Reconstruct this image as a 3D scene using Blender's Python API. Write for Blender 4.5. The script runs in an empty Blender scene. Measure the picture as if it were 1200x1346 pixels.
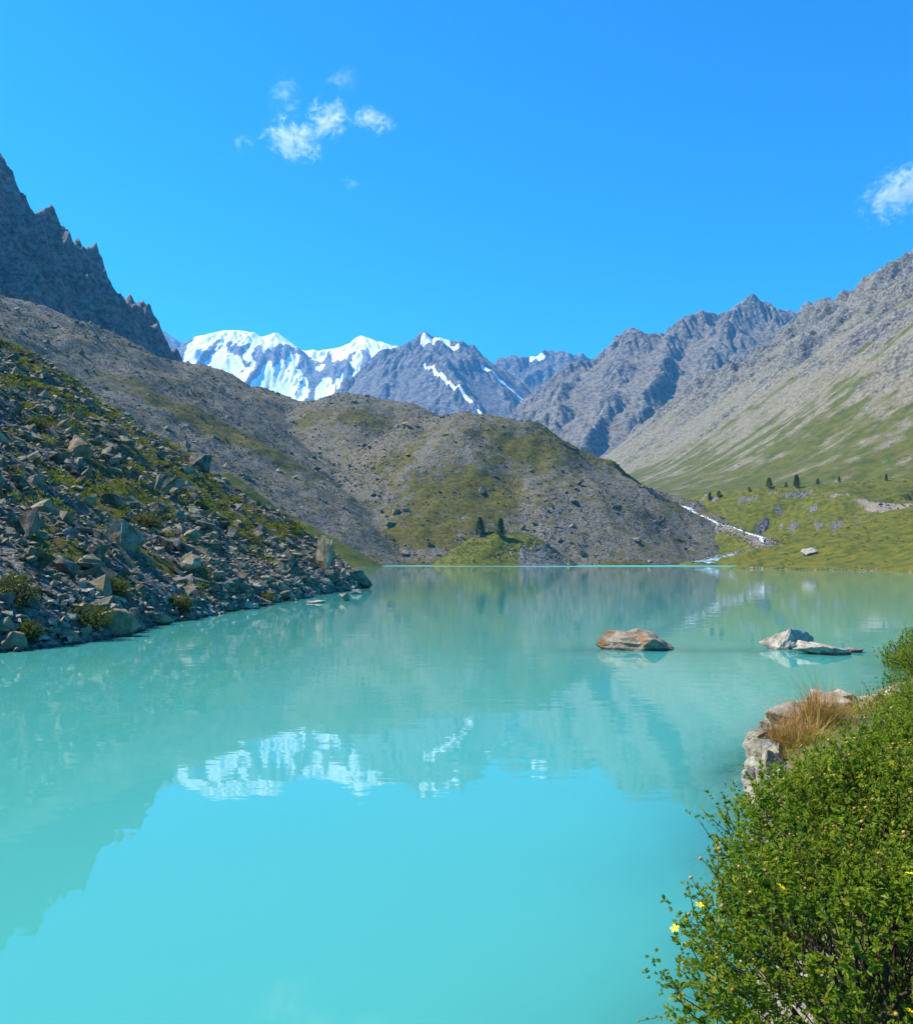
import bpy, bmesh, math, random
import numpy as np
from mathutils import Vector, Matrix, noise as mnoise

R = math.radians
SC = bpy.context.scene
COL = SC.collection

# ------------------------------------------------------------------ camera, sky, sun, exposure
CAM_H = 2.6
PITCH = R(3.03)
FPX = 1200.0                                   # focal length for a 1200 px wide picture
cam_d = bpy.data.cameras.new('camera')
cam_d.sensor_fit = 'HORIZONTAL'
cam_d.sensor_width = 36.0
cam_d.lens = 36.0 * FPX / 1200.0
cam_d.clip_start = 0.05
cam_d.clip_end = 60000.0
cam = bpy.data.objects.new('camera', cam_d)
cam.location = (0, 0, CAM_H)
cam.rotation_euler = (R(90) + PITCH, 0, 0)
COL.objects.link(cam)
SC.camera = cam

SUN_AZ = R(-79)        # left of the view axis (+Y)
SUN_EL = R(49)
SUN = Vector((math.sin(SUN_AZ) * math.cos(SUN_EL), math.cos(SUN_AZ) * math.cos(SUN_EL), math.sin(SUN_EL)))

world = bpy.data.worlds.new('World')
SC.world = world
world.use_nodes = True
wn, wl = world.node_tree.nodes, world.node_tree.links
wn.clear()
sky = wn.new('ShaderNodeTexSky')
sky.sky_type = 'NISHITA'
sky.sun_disc = False
sky.sun_elevation = SUN_EL
sky.sun_rotation = SUN_AZ
sky.altitude = 2300
sky.air_density = 1.1
sky.dust_density = 0.6
sky.ozone_density = 2.5
hsv = wn.new('ShaderNodeHueSaturation')
hsv.inputs['Saturation'].default_value = 1.22
wl.new(sky.outputs[0], hsv.inputs['Color'])
bg = wn.new('ShaderNodeBackground')
bg.inputs['Strength'].default_value = 0.125
gain = wn.new('ShaderNodeMix'); gain.data_type = 'RGBA'; gain.blend_type = 'MULTIPLY'
gain.inputs[0].default_value = 1.0
gain.inputs[7].default_value = (0.09, 0.94, 1.20, 1)      # the phone's vivid azure, the same all over the sky
wl.new(hsv.outputs[0], gain.inputs[6])
wl.new(gain.outputs[2], bg.inputs['Color'])
wo = wn.new('ShaderNodeOutputWorld')
wl.new(bg.outputs[0], wo.inputs['Surface'])

sun_d = bpy.data.lights.new('sun', 'SUN')
sun_d.energy = 5.0
sun_d.angle = R(0.53)
sun_d.color = (1.0, 0.93, 0.80)
sun_o = bpy.data.objects.new('sun', sun_d)
sun_o.rotation_euler = (-SUN).to_track_quat('-Z', 'Y').to_euler()
sun_o.location = (-200, 100, 300)
COL.objects.link(sun_o)

SC.view_settings.view_transform = 'Standard'
SC.view_settings.look = 'None'
SC.view_settings.exposure = 0.92
SC.view_settings.gamma = 1.0
SC.view_settings.use_curve_mapping = False
SC.render.engine = 'CYCLES'
cy = SC.cycles
cy.use_denoising = True
cy.denoiser = 'OPENIMAGEDENOISE'
cy.max_bounces = 6
cy.diffuse_bounces = 2
cy.glossy_bounces = 3
cy.transmission_bounces = 3
cy.transparent_max_bounces = 8
cy.volume_bounces = 1
cy.use_adaptive_sampling = True
cy.adaptive_threshold = 0.02
cy.caustics_reflective = False
cy.caustics_refractive = False
cy.volume_max_steps = 128

# ------------------------------------------------------------------ small helpers
def ray(u, v):
    a = (u - 600.0) / FPX
    b = (673.0 - v) / FPX
    c, s = math.cos(PITCH), math.sin(PITCH)
    return np.array([a, c - b * s, s + b * c])

def at(u, v, Y):
    d = ray(u, v)
    t = Y / d[1]
    return (d[0] * t, Y, CAM_H + d[2] * t)

def pts(*lst):
    return [at(*p) for p in lst]

def _hash(ix, iy, seed):
    h = (ix.astype(np.int64) * 374761393 + iy.astype(np.int64) * 668265263 + seed * 974634777) & 0x7fffffff
    h = ((h ^ (h >> 13)) * 1274126177) & 0x7fffffff
    return (h ^ (h >> 16)) & 0xffff

def perlin(x, y, seed=0):
    x = np.asarray(x, dtype=np.float64); y = np.asarray(y, dtype=np.float64)
    xi = np.floor(x); yi = np.floor(y)
    xf = x - xi; yf = y - yi
    u = xf * xf * xf * (xf * (xf * 6 - 15) + 10)
    v = yf * yf * yf * (yf * (yf * 6 - 15) + 10)
    def g(dx, dy):
        a = _hash(xi + dx, yi + dy, seed) * (2 * math.pi / 65536.0)
        return np.cos(a) * (xf - dx) + np.sin(a) * (yf - dy)
    n0 = g(0, 0) * (1 - u) + g(1, 0) * u
    n1 = g(0, 1) * (1 - u) + g(1, 1) * u
    return (n0 * (1 - v) + n1 * v) * 1.45

def fbm(x, y, octv=5, seed=0, gain=0.5, lac=2.03):
    s = 0; a = 1.0; t = 0
    for i in range(octv):
        s = s + a * perlin(x, y, seed + i * 17)
        t += a; a *= gain
        x = x * lac + 13.7; y = y * lac + 7.1
    return s / t

def ridged(x, y, octv=5, seed=0, gain=0.5, lac=2.07):
    s = 0; a = 1.0; t = 0
    for i in range(octv):
        n = 1 - np.abs(perlin(x, y, seed + i * 31)) * 1.6
        s = s + a * n * n
        t += a; a *= gain
        x = x * lac + 5.3; y = y * lac + 9.9
    return s / t

def sstep(a, b, x):
    t = np.clip((x - a) / (b - a), 0, 1)
    return t * t * (3 - 2 * t)

def ridge(X, Y, P, slope, r=0.0, back=None):
    """height of a crest polyline P (x,y,z) with sides of the given slope"""
    out = np.full(X.shape, -1e9)
    for (ax, ay, az), (bx, by, bz) in zip(P[:-1], P[1:]):
        dx, dy = bx - ax, by - ay
        L2 = dx * dx + dy * dy
        t = np.clip(((X - ax) * dx + (Y - ay) * dy) / L2, 0, 1)
        qx, qy = X - (ax + t * dx), Y - (ay + t * dy)
        d = np.sqrt(qx * qx + qy * qy)
        sl = slope
        if back is not None:
            cr = dx * (Y - ay) - dy * (X - ax)
            sl = np.where(cr > 0, back, slope)
        h = az + t * (bz - az) - sl * (np.sqrt(d * d + r * r) - r)
        out = np.maximum(out, h)
    return out

def seg_dist(X, Y, P):
    """distance to a polyline in plan, the side (left positive) and the interpolated z"""
    best = np.full(X.shape, 1e18); sd = np.zeros(X.shape); z = np.zeros(X.shape)
    for a, b in zip(P[:-1], P[1:]):
        dx, dy = b[0] - a[0], b[1] - a[1]
        t = np.clip(((X - a[0]) * dx + (Y - a[1]) * dy) / (dx * dx + dy * dy), 0, 1)
        qx, qy = X - (a[0] + t * dx), Y - (a[1] + t * dy)
        d = qx * qx + qy * qy
        cr = dx * (Y - a[1]) - dy * (X - a[0])
        m = d < best
        best = np.where(m, d, best)
        sd = np.where(m, np.where(cr > 0, 1.0, -1.0), sd)
        if len(a) > 2:
            z = np.where(m, a[2] + t * (b[2] - a[2]), z)
    return np.sqrt(best), sd, z

def smax(a, b, k):
    h = np.clip(0.5 + 0.5 * (a - b) / k, 0, 1)
    return b + (a - b) * h + k * h * (1 - h)

def smin(a, b, k):
    return -smax(-a, -b, k)

def blur(h, n=1):
    for _ in range(n):
        p = np.pad(h, 1, mode='edge')
        h = (p[:-2, 1:-1] + p[2:, 1:-1] + p[1:-1, :-2] + p[1:-1, 2:] + 4 * h) / 8.0
    return h

def erode(H, cell, n=20000, steps=45, batches=6, seed=1, cap=5.0, er=0.3, dep=0.25, inertia=0.08):
    """rain drops that carve gullies and lay down fans; returns the height and what was laid down"""
    rng = np.random.default_rng(seed)
    h = H / cell
    ny, nx = h.shape
    dsum = np.zeros_like(h)
    for _ in range(batches):
        px = rng.uniform(1, nx - 3, n); py = rng.uniform(1, ny - 3, n)
        dx = np.zeros(n); dy = np.zeros(n); vel = np.ones(n); wat = np.ones(n); sed = np.zeros(n)
        for s in range(steps):
            ix = px.astype(np.int64); iy = py.astype(np.int64)
            fx = px - ix; fy = py - iy
            k = iy * nx + ix
            hf = h.ravel()
            a = hf[k]; b = hf[k + 1]; c = hf[k + nx]; d = hf[k + nx + 1]
            gx = (b - a) * (1 - fy) + (d - c) * fy
            gy = (c - a) * (1 - fx) + (d - b) * fx
            h0 = a * (1 - fx) * (1 - fy) + b * fx * (1 - fy) + c * (1 - fx) * fy + d * fx * fy
            dx = dx * inertia - gx * (1 - inertia); dy = dy * inertia - gy * (1 - inertia)
            l = np.sqrt(dx * dx + dy * dy) + 1e-9
            dx /= l; dy /= l
            px = np.clip(px + dx, 1, nx - 3); py = np.clip(py + dy, 1, ny - 3)
            jx = px.astype(np.int64); jy = py.astype(np.int64)
            gx2 = px - jx; gy2 = py - jy
            k2 = jy * nx + jx
            h1 = hf[k2] * (1 - gx2) * (1 - gy2) + hf[k2 + 1] * gx2 * (1 - gy2) + hf[k2 + nx] * (1 - gx2) * gy2 + hf[k2 + nx + 1] * gx2 * gy2
            dh = h1 - h0
            cp = np.maximum(np.minimum(-dh, 1.2), 0.01) * vel * wat * cap * 0.2
            up = dh > 0
            over = (sed > cp) | up
            amt_d = np.where(up, np.minimum(dh, sed), (sed - cp) * dep)
            amt_e = np.minimum((cp - sed) * er, np.maximum(-dh, 0) * 0.5)
            q = np.where(over, amt_d, -amt_e)
            sed = sed - q
            add = np.zeros(nx * ny)
            for kk, w in ((k, (1 - fx) * (1 - fy)), (k + 1, fx * (1 - fy)), (k + nx, (1 - fx) * fy), (k + nx + 1, fx * fy)):
                add += np.bincount(kk, weights=q * w, minlength=nx * ny)
            add = np.clip(add, -0.12, 0.12).reshape(ny, nx)
            h = h + add
            dsum += np.maximum(add, 0)
            vel = np.sqrt(np.maximum(0.05, vel * vel - dh * 1.5)); vel = np.minimum(vel, 3.0)
            wat *= 0.97
        h = 0.75 * h + 0.25 * blur(h)
    return h * cell, dsum

def thermal(H, cell, talus, it=20):
    h = H.copy()
    for _ in range(it):
        p = np.pad(h, 1, mode='edge')
        mv = np.zeros_like(h)
        for sl in ((slice(0, -2), slice(1, -1)), (slice(2, None), slice(1, -1)), (slice(1, -1), slice(0, -2)), (slice(1, -1), slice(2, None))):
            d = h - p[sl]
            mv -= np.where(d > talus * cell, (d - talus * cell) * 0.12, 0)
            mv += np.where(-d > talus * cell, (-d - talus * cell) * 0.12, 0)
        h += mv
    return h

class Patch:
    def __init__(s, x0, x1, y0, y1, cell):
        s.x0, s.y0, s.cell = x0, y0, cell
        s.nx = int(round((x1 - x0) / cell)) + 1
        s.ny = int(round((y1 - y0) / cell)) + 1
        s.X, s.Y = np.meshgrid(x0 + np.arange(s.nx) * cell, y0 + np.arange(s.ny) * cell)
        s.H = None
    def slope(s):
        gy, gx = np.gradient(s.H, s.cell)
        return np.sqrt(gx * gx + gy * gy)
    def sample(s, x, y, A=None):
        A = s.H if A is None else A
        x = np.asarray(x, float); y = np.asarray(y, float)
        fx = np.clip((x - s.x0) / s.cell, 0, s.nx - 1.001); fy = np.clip((y - s.y0) / s.cell, 0, s.ny - 1.001)
        ix = fx.astype(int); iy = fy.astype(int); fx = fx - ix; fy = fy - iy
        return (A[iy, ix] * (1 - fx) * (1 - fy) + A[iy, ix + 1] * fx * (1 - fy) + A[iy + 1, ix] * (1 - fx) * fy + A[iy + 1, ix + 1] * fx * fy)
    def hit(s, u, v, t0=3.0, t1=20000.0):
        d = ray(u, v)
        ya = max(t0, (s.y0 + s.cell) / d[1]); yb = min(t1, (s.y0 + (s.ny - 2) * s.cell) / d[1])
        t = np.linspace(ya, yb, 4000)
        x, y, z = d[0] * t, d[1] * t, CAM_H + d[2] * t
        ok = (x > s.x0 + s.cell) & (x < s.x0 + (s.nx - 2) * s.cell)
        g = ok & (s.sample(x, y) >= z)
        if not g.any():
            return None
        i = int(np.argmax(g))
        return np.array([x[i], y[i], float(s.sample(x[i], y[i]))])
    def build(s, name, mat, masks, zmin=-1e9, kind='structure', parent=None, keep=None):
        nx, ny = s.nx, s.ny
        idx = np.arange(nx * ny).reshape(ny, nx)
        q = np.stack([idx[:-1, :-1], idx[:-1, 1:], idx[1:, 1:], idx[1:, :-1]], -1).reshape(-1, 4)
        hz = s.H.ravel()
        good = hz[q].max(1) > zmin
        if keep is not None:
            good &= keep.ravel()[q].any(1)
        q = q[good]
        used = np.zeros(nx * ny, bool); used[q.ravel()] = True
        remap = np.cumsum(used) - 1
        V = np.stack([s.X.ravel(), s.Y.ravel(), hz], -1)[used]
        cols = np.stack([m.ravel()[used] for m in masks] + [np.ones(int(used.sum()))] * (4 - len(masks)), -1)
        me = raw_mesh(name, V, remap[q], smooth=True, attr={'mask': cols})
        me.materials.append(mat)
        o = bpy.data.objects.new(name, me)
        COL.objects.link(o)
        if kind:
            o['kind'] = kind
        if parent:
            o.parent = parent
        return o

def raw_mesh(name, V, F, smooth=False, attr=None):
    V = np.ascontiguousarray(V, np.float32); F = np.ascontiguousarray(F, np.int32)
    me = bpy.data.meshes.new(name)
    k = F.shape[1]
    me.vertices.add(len(V)); me.vertices.foreach_set('co', V.ravel())
    me.loops.add(F.size); me.loops.foreach_set('vertex_index', F.ravel())
    me.polygons.add(len(F)); me.polygons.foreach_set('loop_start', np.arange(0, F.size, k, dtype=np.int32))
    me.polygons.foreach_set('use_smooth', np.full(len(F), smooth))
    me.update(calc_edges=True)
    if attr:
        for an, c in attr.items():
            a = me.attributes.new(an, 'FLOAT_COLOR', 'POINT')
            a.data.foreach_set('color', np.ascontiguousarray(c, np.float32).ravel())
    return me

def link(name, me, mat=None, parent=None, loc=(0, 0, 0)):
    if mat is not None and not me.materials:
        me.materials.append(mat)
    o = bpy.data.objects.new(name, me)
    o.location = loc
    COL.objects.link(o)
    if parent is not None:
        o.parent = parent
    return o

def tag(o, label, cat, group=None, kind=None):
    if label: o['label'] = label
    if cat: o['category'] = cat
    if group: o['group'] = group
    if kind: o['kind'] = kind
    return o

def empty(name, loc):
    o = bpy.data.objects.new(name, None)
    o.location = loc
    o.empty_display_size = 0.2
    COL.objects.link(o)
    return o

# ------------------------------------------------------------------ materials
class NT:
    def __init__(s, name):
        s.m = bpy.data.materials.new(name)
        s.m.use_nodes = True
        s.n, s.l = s.m.node_tree.nodes, s.m.node_tree.links
        s.n.clear()
        s.out = s.n.new('ShaderNodeOutputMaterial')
        tc = s.n.new('ShaderNodeTexCoord')
        s.obj = tc.outputs['Object']
    def put(s, inp, v):
        if isinstance(v, bpy.types.NodeSocket):
            s.l.new(v, inp)
        elif isinstance(v, (tuple, list)) and len(v) == 3 and inp.type == 'RGBA':
            inp.default_value = (*v, 1)
        else:
            inp.default_value = v
    def math(s, op, a, b=0.0, clamp=False):
        x = s.n.new('ShaderNodeMath'); x.operation = op; x.use_clamp = clamp
        s.put(x.inputs[0], a); s.put(x.inputs[1], b)
        return x.outputs[0]
    def noise(s, scale, detail=6, rough=0.55, vec=None, dist=0.0, out='Fac', stretch=None):
        v = vec or s.obj
        if stretch:
            mp = s.n.new('ShaderNodeMapping'); mp.inputs['Scale'].default_value = stretch
            s.l.new(v, mp.inputs['Vector']); v = mp.outputs[0]
        x = s.n.new('ShaderNodeTexNoise')
        x.inputs['Scale'].default_value = scale
        x.inputs['Detail'].default_value = detail
        x.inputs['Roughness'].default_value = rough
        x.inputs['Distortion'].default_value = dist
        s.l.new(v, x.inputs['Vector'])
        return x.outputs[out]
    def voro(s, scale, feat='F1', out='Distance', vec=None):
        x = s.n.new('ShaderNodeTexVoronoi'); x.feature = feat
        x.inputs['Scale'].default_value = scale
        s.l.new(vec or s.obj, x.inputs['Vector'])
        return x.outputs[out]
    def ramp(s, f, a, b, lo=0.0, hi=1.0):
        x = s.n.new('ShaderNodeMapRange'); x.interpolation_type = 'SMOOTHSTEP'
        s.put(x.inputs['Value'], f)
        x.inputs['From Min'].default_value = a; x.inputs['From Max'].default_value = b
        x.inputs['To Min'].default_value = lo; x.inputs['To Max'].default_value = hi
        return x.outputs[0]
    def mix(s, f, a, b, mode='MIX'):
        x = s.n.new('ShaderNodeMix'); x.data_type = 'RGBA'; x.blend_type = mode
        s.put(x.inputs[0], f); s.put(x.inputs[6], a); s.put(x.inputs[7], b)
        return x.outputs[2]
    def attr(s, name):
        x = s.n.new('ShaderNodeAttribute'); x.attribute_name = name
        sep = s.n.new('ShaderNodeSeparateColor')
        s.l.new(x.outputs['Color'], sep.inputs[0])
        return sep.outputs[0], sep.outputs[1], sep.outputs[2], x.outputs['Alpha']
    def bump(s, h, dist, strength=1.0, prev=None):
        x = s.n.new('ShaderNodeBump')
        x.inputs['Strength'].default_value = strength
        s.put(x.inputs['Distance'], dist)
        s.l.new(h, x.inputs['Height'])
        if prev is not None:
            s.l.new(prev, x.inputs['Normal'])
        return x.outputs[0]
    def bsdf(s, col, rough=0.9, normal=None, spec=0.25, **kw):
        p = s.n.new('ShaderNodeBsdfPrincipled')
        s.put(p.inputs['Base Color'], col)
        s.put(p.inputs['Roughness'], rough)
        p.inputs['Specular IOR Level'].default_value = spec
        if normal is not None:
            s.l.new(normal, p.inputs['Normal'])
        for k, v in kw.items():
            s.put(p.inputs[k], v)
        return p.outputs[0]
    def done(s, sh):
        s.l.new(sh, s.out.inputs['Surface'])
        return s.m

def mat_terrain(name, rockA, rockB, scree, grassA, grassB, f, bumps, snow=(0.86, 0.9, 0.95), rockC=None, gn=0.5, sn=0.35):
    """f = size in metres of the main mottling; mask R grass, G scree, B snow, A spare tone"""
    t = NT(name)
    g, sc_, sw, tone = t.attr('mask')
    n1 = t.noise(1.0 / f, 8, 0.62)
    n2 = t.noise(6.0 / f, 6, 0.65)
    n3 = t.noise(0.22 / f, 4, 0.5)
    col = t.mix(t.ramp(n1, 0.36, 0.64), rockA, rockB)
    if rockC:
        col = t.mix(t.ramp(n3, 0.5, 0.68, 0, 0.75), col, rockC)
    col = t.mix(t.ramp(n2, 0.3, 0.7, 0.0, 1.0), t.mix(0.42, col, (0, 0, 0)), t.mix(0.16, col, (1, 1, 1)))
    sc2 = t.mix(t.ramp(n2, 0.35, 0.65), t.mix(0.22, scree, (0, 0, 0)), t.mix(0.10, scree, (1, 1, 1)))
    brk = t.math('MULTIPLY', t.math('SUBTRACT', n1, 0.5), gn * 2)
    brk2 = t.math('MULTIPLY', t.math('SUBTRACT', n2, 0.5), gn * 1.6)
    bsum = t.math('ADD', brk, brk2)
    col = t.mix(t.ramp(t.math('ADD', sc_, t.math('MULTIPLY', bsum, 0.7)), 0.3, 0.7), col, sc2)
    gc = t.mix(t.ramp(t.noise(2.2 / f, 5, 0.6), 0.36, 0.64), grassA, grassB)
    gc = t.mix(t.ramp(n2, 0.3, 0.7, 0.35, 0.0), gc, (0.02, 0.025, 0.01))
    gf = t.ramp(t.math('ADD', g, bsum), 0.38, 0.62)
    col = t.mix(gf, col, gc)
    sb = t.math('ADD', sw, t.math('MULTIPLY', t.math('SUBTRACT', n2, 0.5), sn))
    sf = t.ramp(sb, 0.44, 0.56)
    col = t.mix(sf, col, snow)
    nm = None
    rough_amt = t.math('SUBTRACT', 1.0, t.math('MULTIPLY', sf, 0.85))
    rough_amt = t.math('MULTIPLY', rough_amt, t.math('SUBTRACT', 1.0, t.math('MULTIPLY', gf, 0.45)))
    rough_amt = t.math('MULTIPLY', rough_amt, t.math('SUBTRACT', 1.0, t.math('MULTIPLY', t.ramp(sc_, 0.3, 0.75), 0.6)))
    for (sz, dist) in bumps:
        nm = t.bump(t.noise(1.0 / sz, 5, 0.62), t.math('MULTIPLY', rough_amt, dist), 1.0, nm)
    return t.done(t.bsdf(col, 0.92, nm, 0.15))

def mat_rock(name, cols, bump=0.05, size=0.6, lichen=(0.30, 0.30, 0.10), lich_amt=0.35, wet=0.0, lth=0.58):
    t = NT(name)
    tint = t.attr('mask')[0]
    oi = t.n.new('ShaderNodeObjectInfo')
    osep = t.n.new('ShaderNodeSeparateColor'); t.l.new(oi.outputs['Color'], osep.inputs[0])
    rnd = t.math('FRACT', t.math('ADD', tint, osep.outputs[0]))
    r = t.n.new('ShaderNodeValToRGB')
    el = r.color_ramp.elements
    k = len(cols)
    el[0].position = 0; el[0].color = (*cols[0], 1)
    el[1].position = 1; el[1].color = (*cols[-1], 1)
    for i in range(1, k - 1):
        e = el.new(i / (k - 1)); e.color = (*cols[i], 1)
    t.l.new(rnd, r.inputs[0])
    geo = t.n.new('ShaderNodeNewGeometry')
    pos = geo.outputs['Position']
    n1 = t.noise(1.3 / size, 8, 0.65, vec=pos)
    n2 = t.noise(7.0 / size, 5, 0.65, vec=pos)
    col = t.mix(t.ramp(n1, 0.35, 0.65), t.mix(0.38, r.outputs[0], (0, 0, 0)), t.mix(0.12, r.outputs[0], (1, 1, 1)))
    col = t.mix(t.ramp(n2, 0.3, 0.7, 0.0, 0.35), col, (0.03, 0.03, 0.03))
    col = t.mix(t.ramp(t.noise(2.4 / size, 6, 0.7, vec=pos), lth, lth + 0.1, 0, lich_amt), col, lichen)
    nm = t.bump(n1, bump * size * 2.0)
    nm = t.bump(n2, bump * size * 0.6, 1.0, nm)
    rough = 0.85
    if wet:
        sz = t.n.new('ShaderNodeSeparateXYZ'); t.l.new(pos, sz.inputs[0])
        wf = t.ramp(t.math('ADD', sz.outputs[2], t.math('MULTIPLY', t.math('SUBTRACT', n1, 0.5), wet * 1.5)), wet * 0.6, wet * 1.1, 1.0, 0.0)
        col = t.mix(t.math('MULTIPLY', wf, 0.72), col, (0.03, 0.026, 0.02))
        rough = t.math('SUBTRACT', 0.85, t.math('MULTIPLY', wf, 0.5))
    return t.done(t.bsdf(col, rough, nm, 0.25))

def mat_leaf(name, a, b, c, trans=0.35):
    t = NT(name)
    r_, g_, b_, _ = t.attr('mask')
    col = t.mix(r_, a, b)
    col = t.mix(g_, col, c)
    p = t.bsdf(col, 0.55, None, 0.3)
    tr = t.n.new('ShaderNodeBsdfTranslucent')
    t.put(tr.inputs['Color'], t.mix(0.35, col, (0.25, 0.4, 0.02)))
    ms = t.n.new('ShaderNodeMixShader'); ms.inputs[0].default_value = trans
    t.l.new(p, ms.inputs[1]); t.l.new(tr.outputs[0], ms.inputs[2])
    return t.done(ms.outputs[0])

def mat_plain(name, col, rough=0.8, var=0.3, scale=20.0):
    t = NT(name)
    n = t.noise(scale, 5)
    c = t.mix(t.ramp(n, 0.3, 0.7), t.mix(var, col, (0, 0, 0)), col)
    return t.done(t.bsdf(c, rough, t.bump(n, 0.1 / scale), 0.2))

GRASS_A, GRASS_B = (0.085, 0.105, 0.012), (0.17, 0.145, 0.022)
M_SLOPE = mat_terrain('slope_ground', (0.038, 0.027, 0.014), (0.077, 0.056, 0.029), (0.104, 0.078, 0.044), (0.055, 0.070, 0.007), (0.13, 0.098, 0.010), 1.6, [(0.8, 0.25), (0.2, 0.06)])
M_MORAINE = mat_terrain('moraine_rubble', (0.053, 0.041, 0.016), (0.107, 0.083, 0.031), (0.090, 0.072, 0.031), (0.064, 0.061, 0.008), (0.125, 0.104, 0.013), 7.0, [(5.0, 1.6), (1.6, 0.7)], gn=1.7)
M_KNOLL = mat_terrain('knoll_turf', (0.04, 0.04, 0.036), (0.09, 0.083, 0.066), (0.22, 0.18, 0.11), (0.055, 0.085, 0.008), (0.145, 0.125, 0.013), 4.0, [(2.5, 0.6), (0.8, 0.25)])
M_MEADOW = mat_terrain('meadow_turf', (0.026, 0.024, 0.020), (0.075, 0.064, 0.046), (0.20, 0.155, 0.105), (0.056, 0.082, 0.008), (0.15, 0.128, 0.009), 7.0, [(4.0, 0.9), (1.2, 0.35)])
M_CLIFF = mat_terrain('cliff_rock', (0.050, 0.042, 0.034), (0.113, 0.093, 0.067), (0.099, 0.080, 0.058), GRASS_A, GRASS_B, 40.0, [(16.0, 4.0), (5.0, 1.3)])
M_RIGHT = mat_terrain('slope_rock', (0.055, 0.045, 0.024), (0.124, 0.102, 0.050), (0.141, 0.116, 0.059), (0.055, 0.075, 0.008), (0.110, 0.104, 0.013), 26.0, [(18.0, 7.5), (6.0, 2.6)], rockC=(0.095, 0.085, 0.075), gn=0.9)
M_MID = mat_terrain('peak_rock', (0.051, 0.042, 0.030), (0.114, 0.090, 0.059), (0.119, 0.095, 0.064), (0.062, 0.064, 0.014), (0.095, 0.09, 0.022), 60.0, [(40.0, 14.0), (14.0, 5.0)])
M_DARK = mat_terrain('dark_peak_rock', (0.040, 0.041, 0.046), (0.086, 0.083, 0.084), (0.094, 0.089, 0.090), GRASS_A, GRASS_B, 90.0, [(60.0, 22.0), (22.0, 8.0)], sn=0.10)
M_SNOW = mat_terrain('snow_mountain_rock', (0.075, 0.075, 0.08), (0.14, 0.132, 0.125), (0.15, 0.14, 0.135), GRASS_A, GRASS_B, 120.0, [(80.0, 30.0), (30.0, 10.0)], sn=0.55)
M_BANK = mat_terrain('bank_soil', (0.10, 0.08, 0.06), (0.19, 0.155, 0.115), (0.22, 0.19, 0.15), (0.06, 0.08, 0.012), (0.14, 0.13, 0.02), 0.7, [(0.4, 0.06), (0.1, 0.02)])
M_GROUND = mat_plain('valley_ground', (0.16, 0.15, 0.11), 0.95, 0.4, 0.02)
M_BOULDER = mat_rock('boulder_rock', [(0.072, 0.062, 0.032), (0.147, 0.119, 0.061), (0.246, 0.198, 0.098), (0.110, 0.091, 0.047), (0.305, 0.240, 0.117), (0.188, 0.118, 0.042), (0.096, 0.082, 0.043)], 0.085, 0.9, (0.133, 0.098, 0.013), 0.6, wet=0.1)
M_RUBBLE = mat_rock('rubble_rock', [(0.076, 0.063, 0.032), (0.182, 0.146, 0.074), (0.328, 0.264, 0.132), (0.117, 0.098, 0.050), (0.258, 0.188, 0.084), (0.094, 0.080, 0.040)], 0.07, 0.4, (0.133, 0.098, 0.013), 0.4)
M_MORROCK = mat_rock('moraine_rock', [(0.052, 0.043, 0.022), (0.107, 0.086, 0.043), (0.214, 0.176, 0.088), (0.072, 0.059, 0.030), (0.140, 0.109, 0.051)], 0.05, 3.0, (0.157, 0.109, 0.023), 0.25)
M_PALE = mat_rock('pale_lake_rock', [(0.46, 0.39, 0.29), (0.52, 0.45, 0.35)], 0.06, 0.5, (0.25, 0.13, 0.04), 0.5, wet=0.09)
M_RUST = mat_rock('rusty_lake_rock', [(0.29, 0.21, 0.13), (0.33, 0.245, 0.15)], 0.06, 0.6, (0.36, 0.12, 0.015), 0.95, wet=0.09, lth=0.53)
M_LEAF = mat_leaf('shrub_leaf', (0.095, 0.155, 0.008), (0.21, 0.29, 0.014), (0.44, 0.37, 0.018), 0.5)
M_SHRUB = mat_leaf('low_shrub_leaf', (0.055, 0.085, 0.010), (0.125, 0.135, 0.014), (0.25, 0.17, 0.015), 0.3)
M_NEEDLE = mat_leaf('needle', (0.03, 0.062, 0.012), (0.07, 0.115, 0.015), (0.11, 0.14, 0.02), 0.2)
M_BARK = mat_plain('bark', (0.075, 0.05, 0.032), 0.9, 0.5, 30)
M_GRASSBLADE = mat_leaf('dry_grass_blade', (0.46, 0.18, 0.08), (0.46, 0.33, 0.08), (0.20, 0.22, 0.03), 0.35)
M_SEED = mat_leaf('seed_head', (0.42, 0.17, 0.035), (0.55, 0.33, 0.08), (0.26, 0.07, 0.03), 0.1)
M_PETAL = mat_plain('yellow_petal', (0.85, 0.66, 0.0), 0.6, 0.1, 60)

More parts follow.
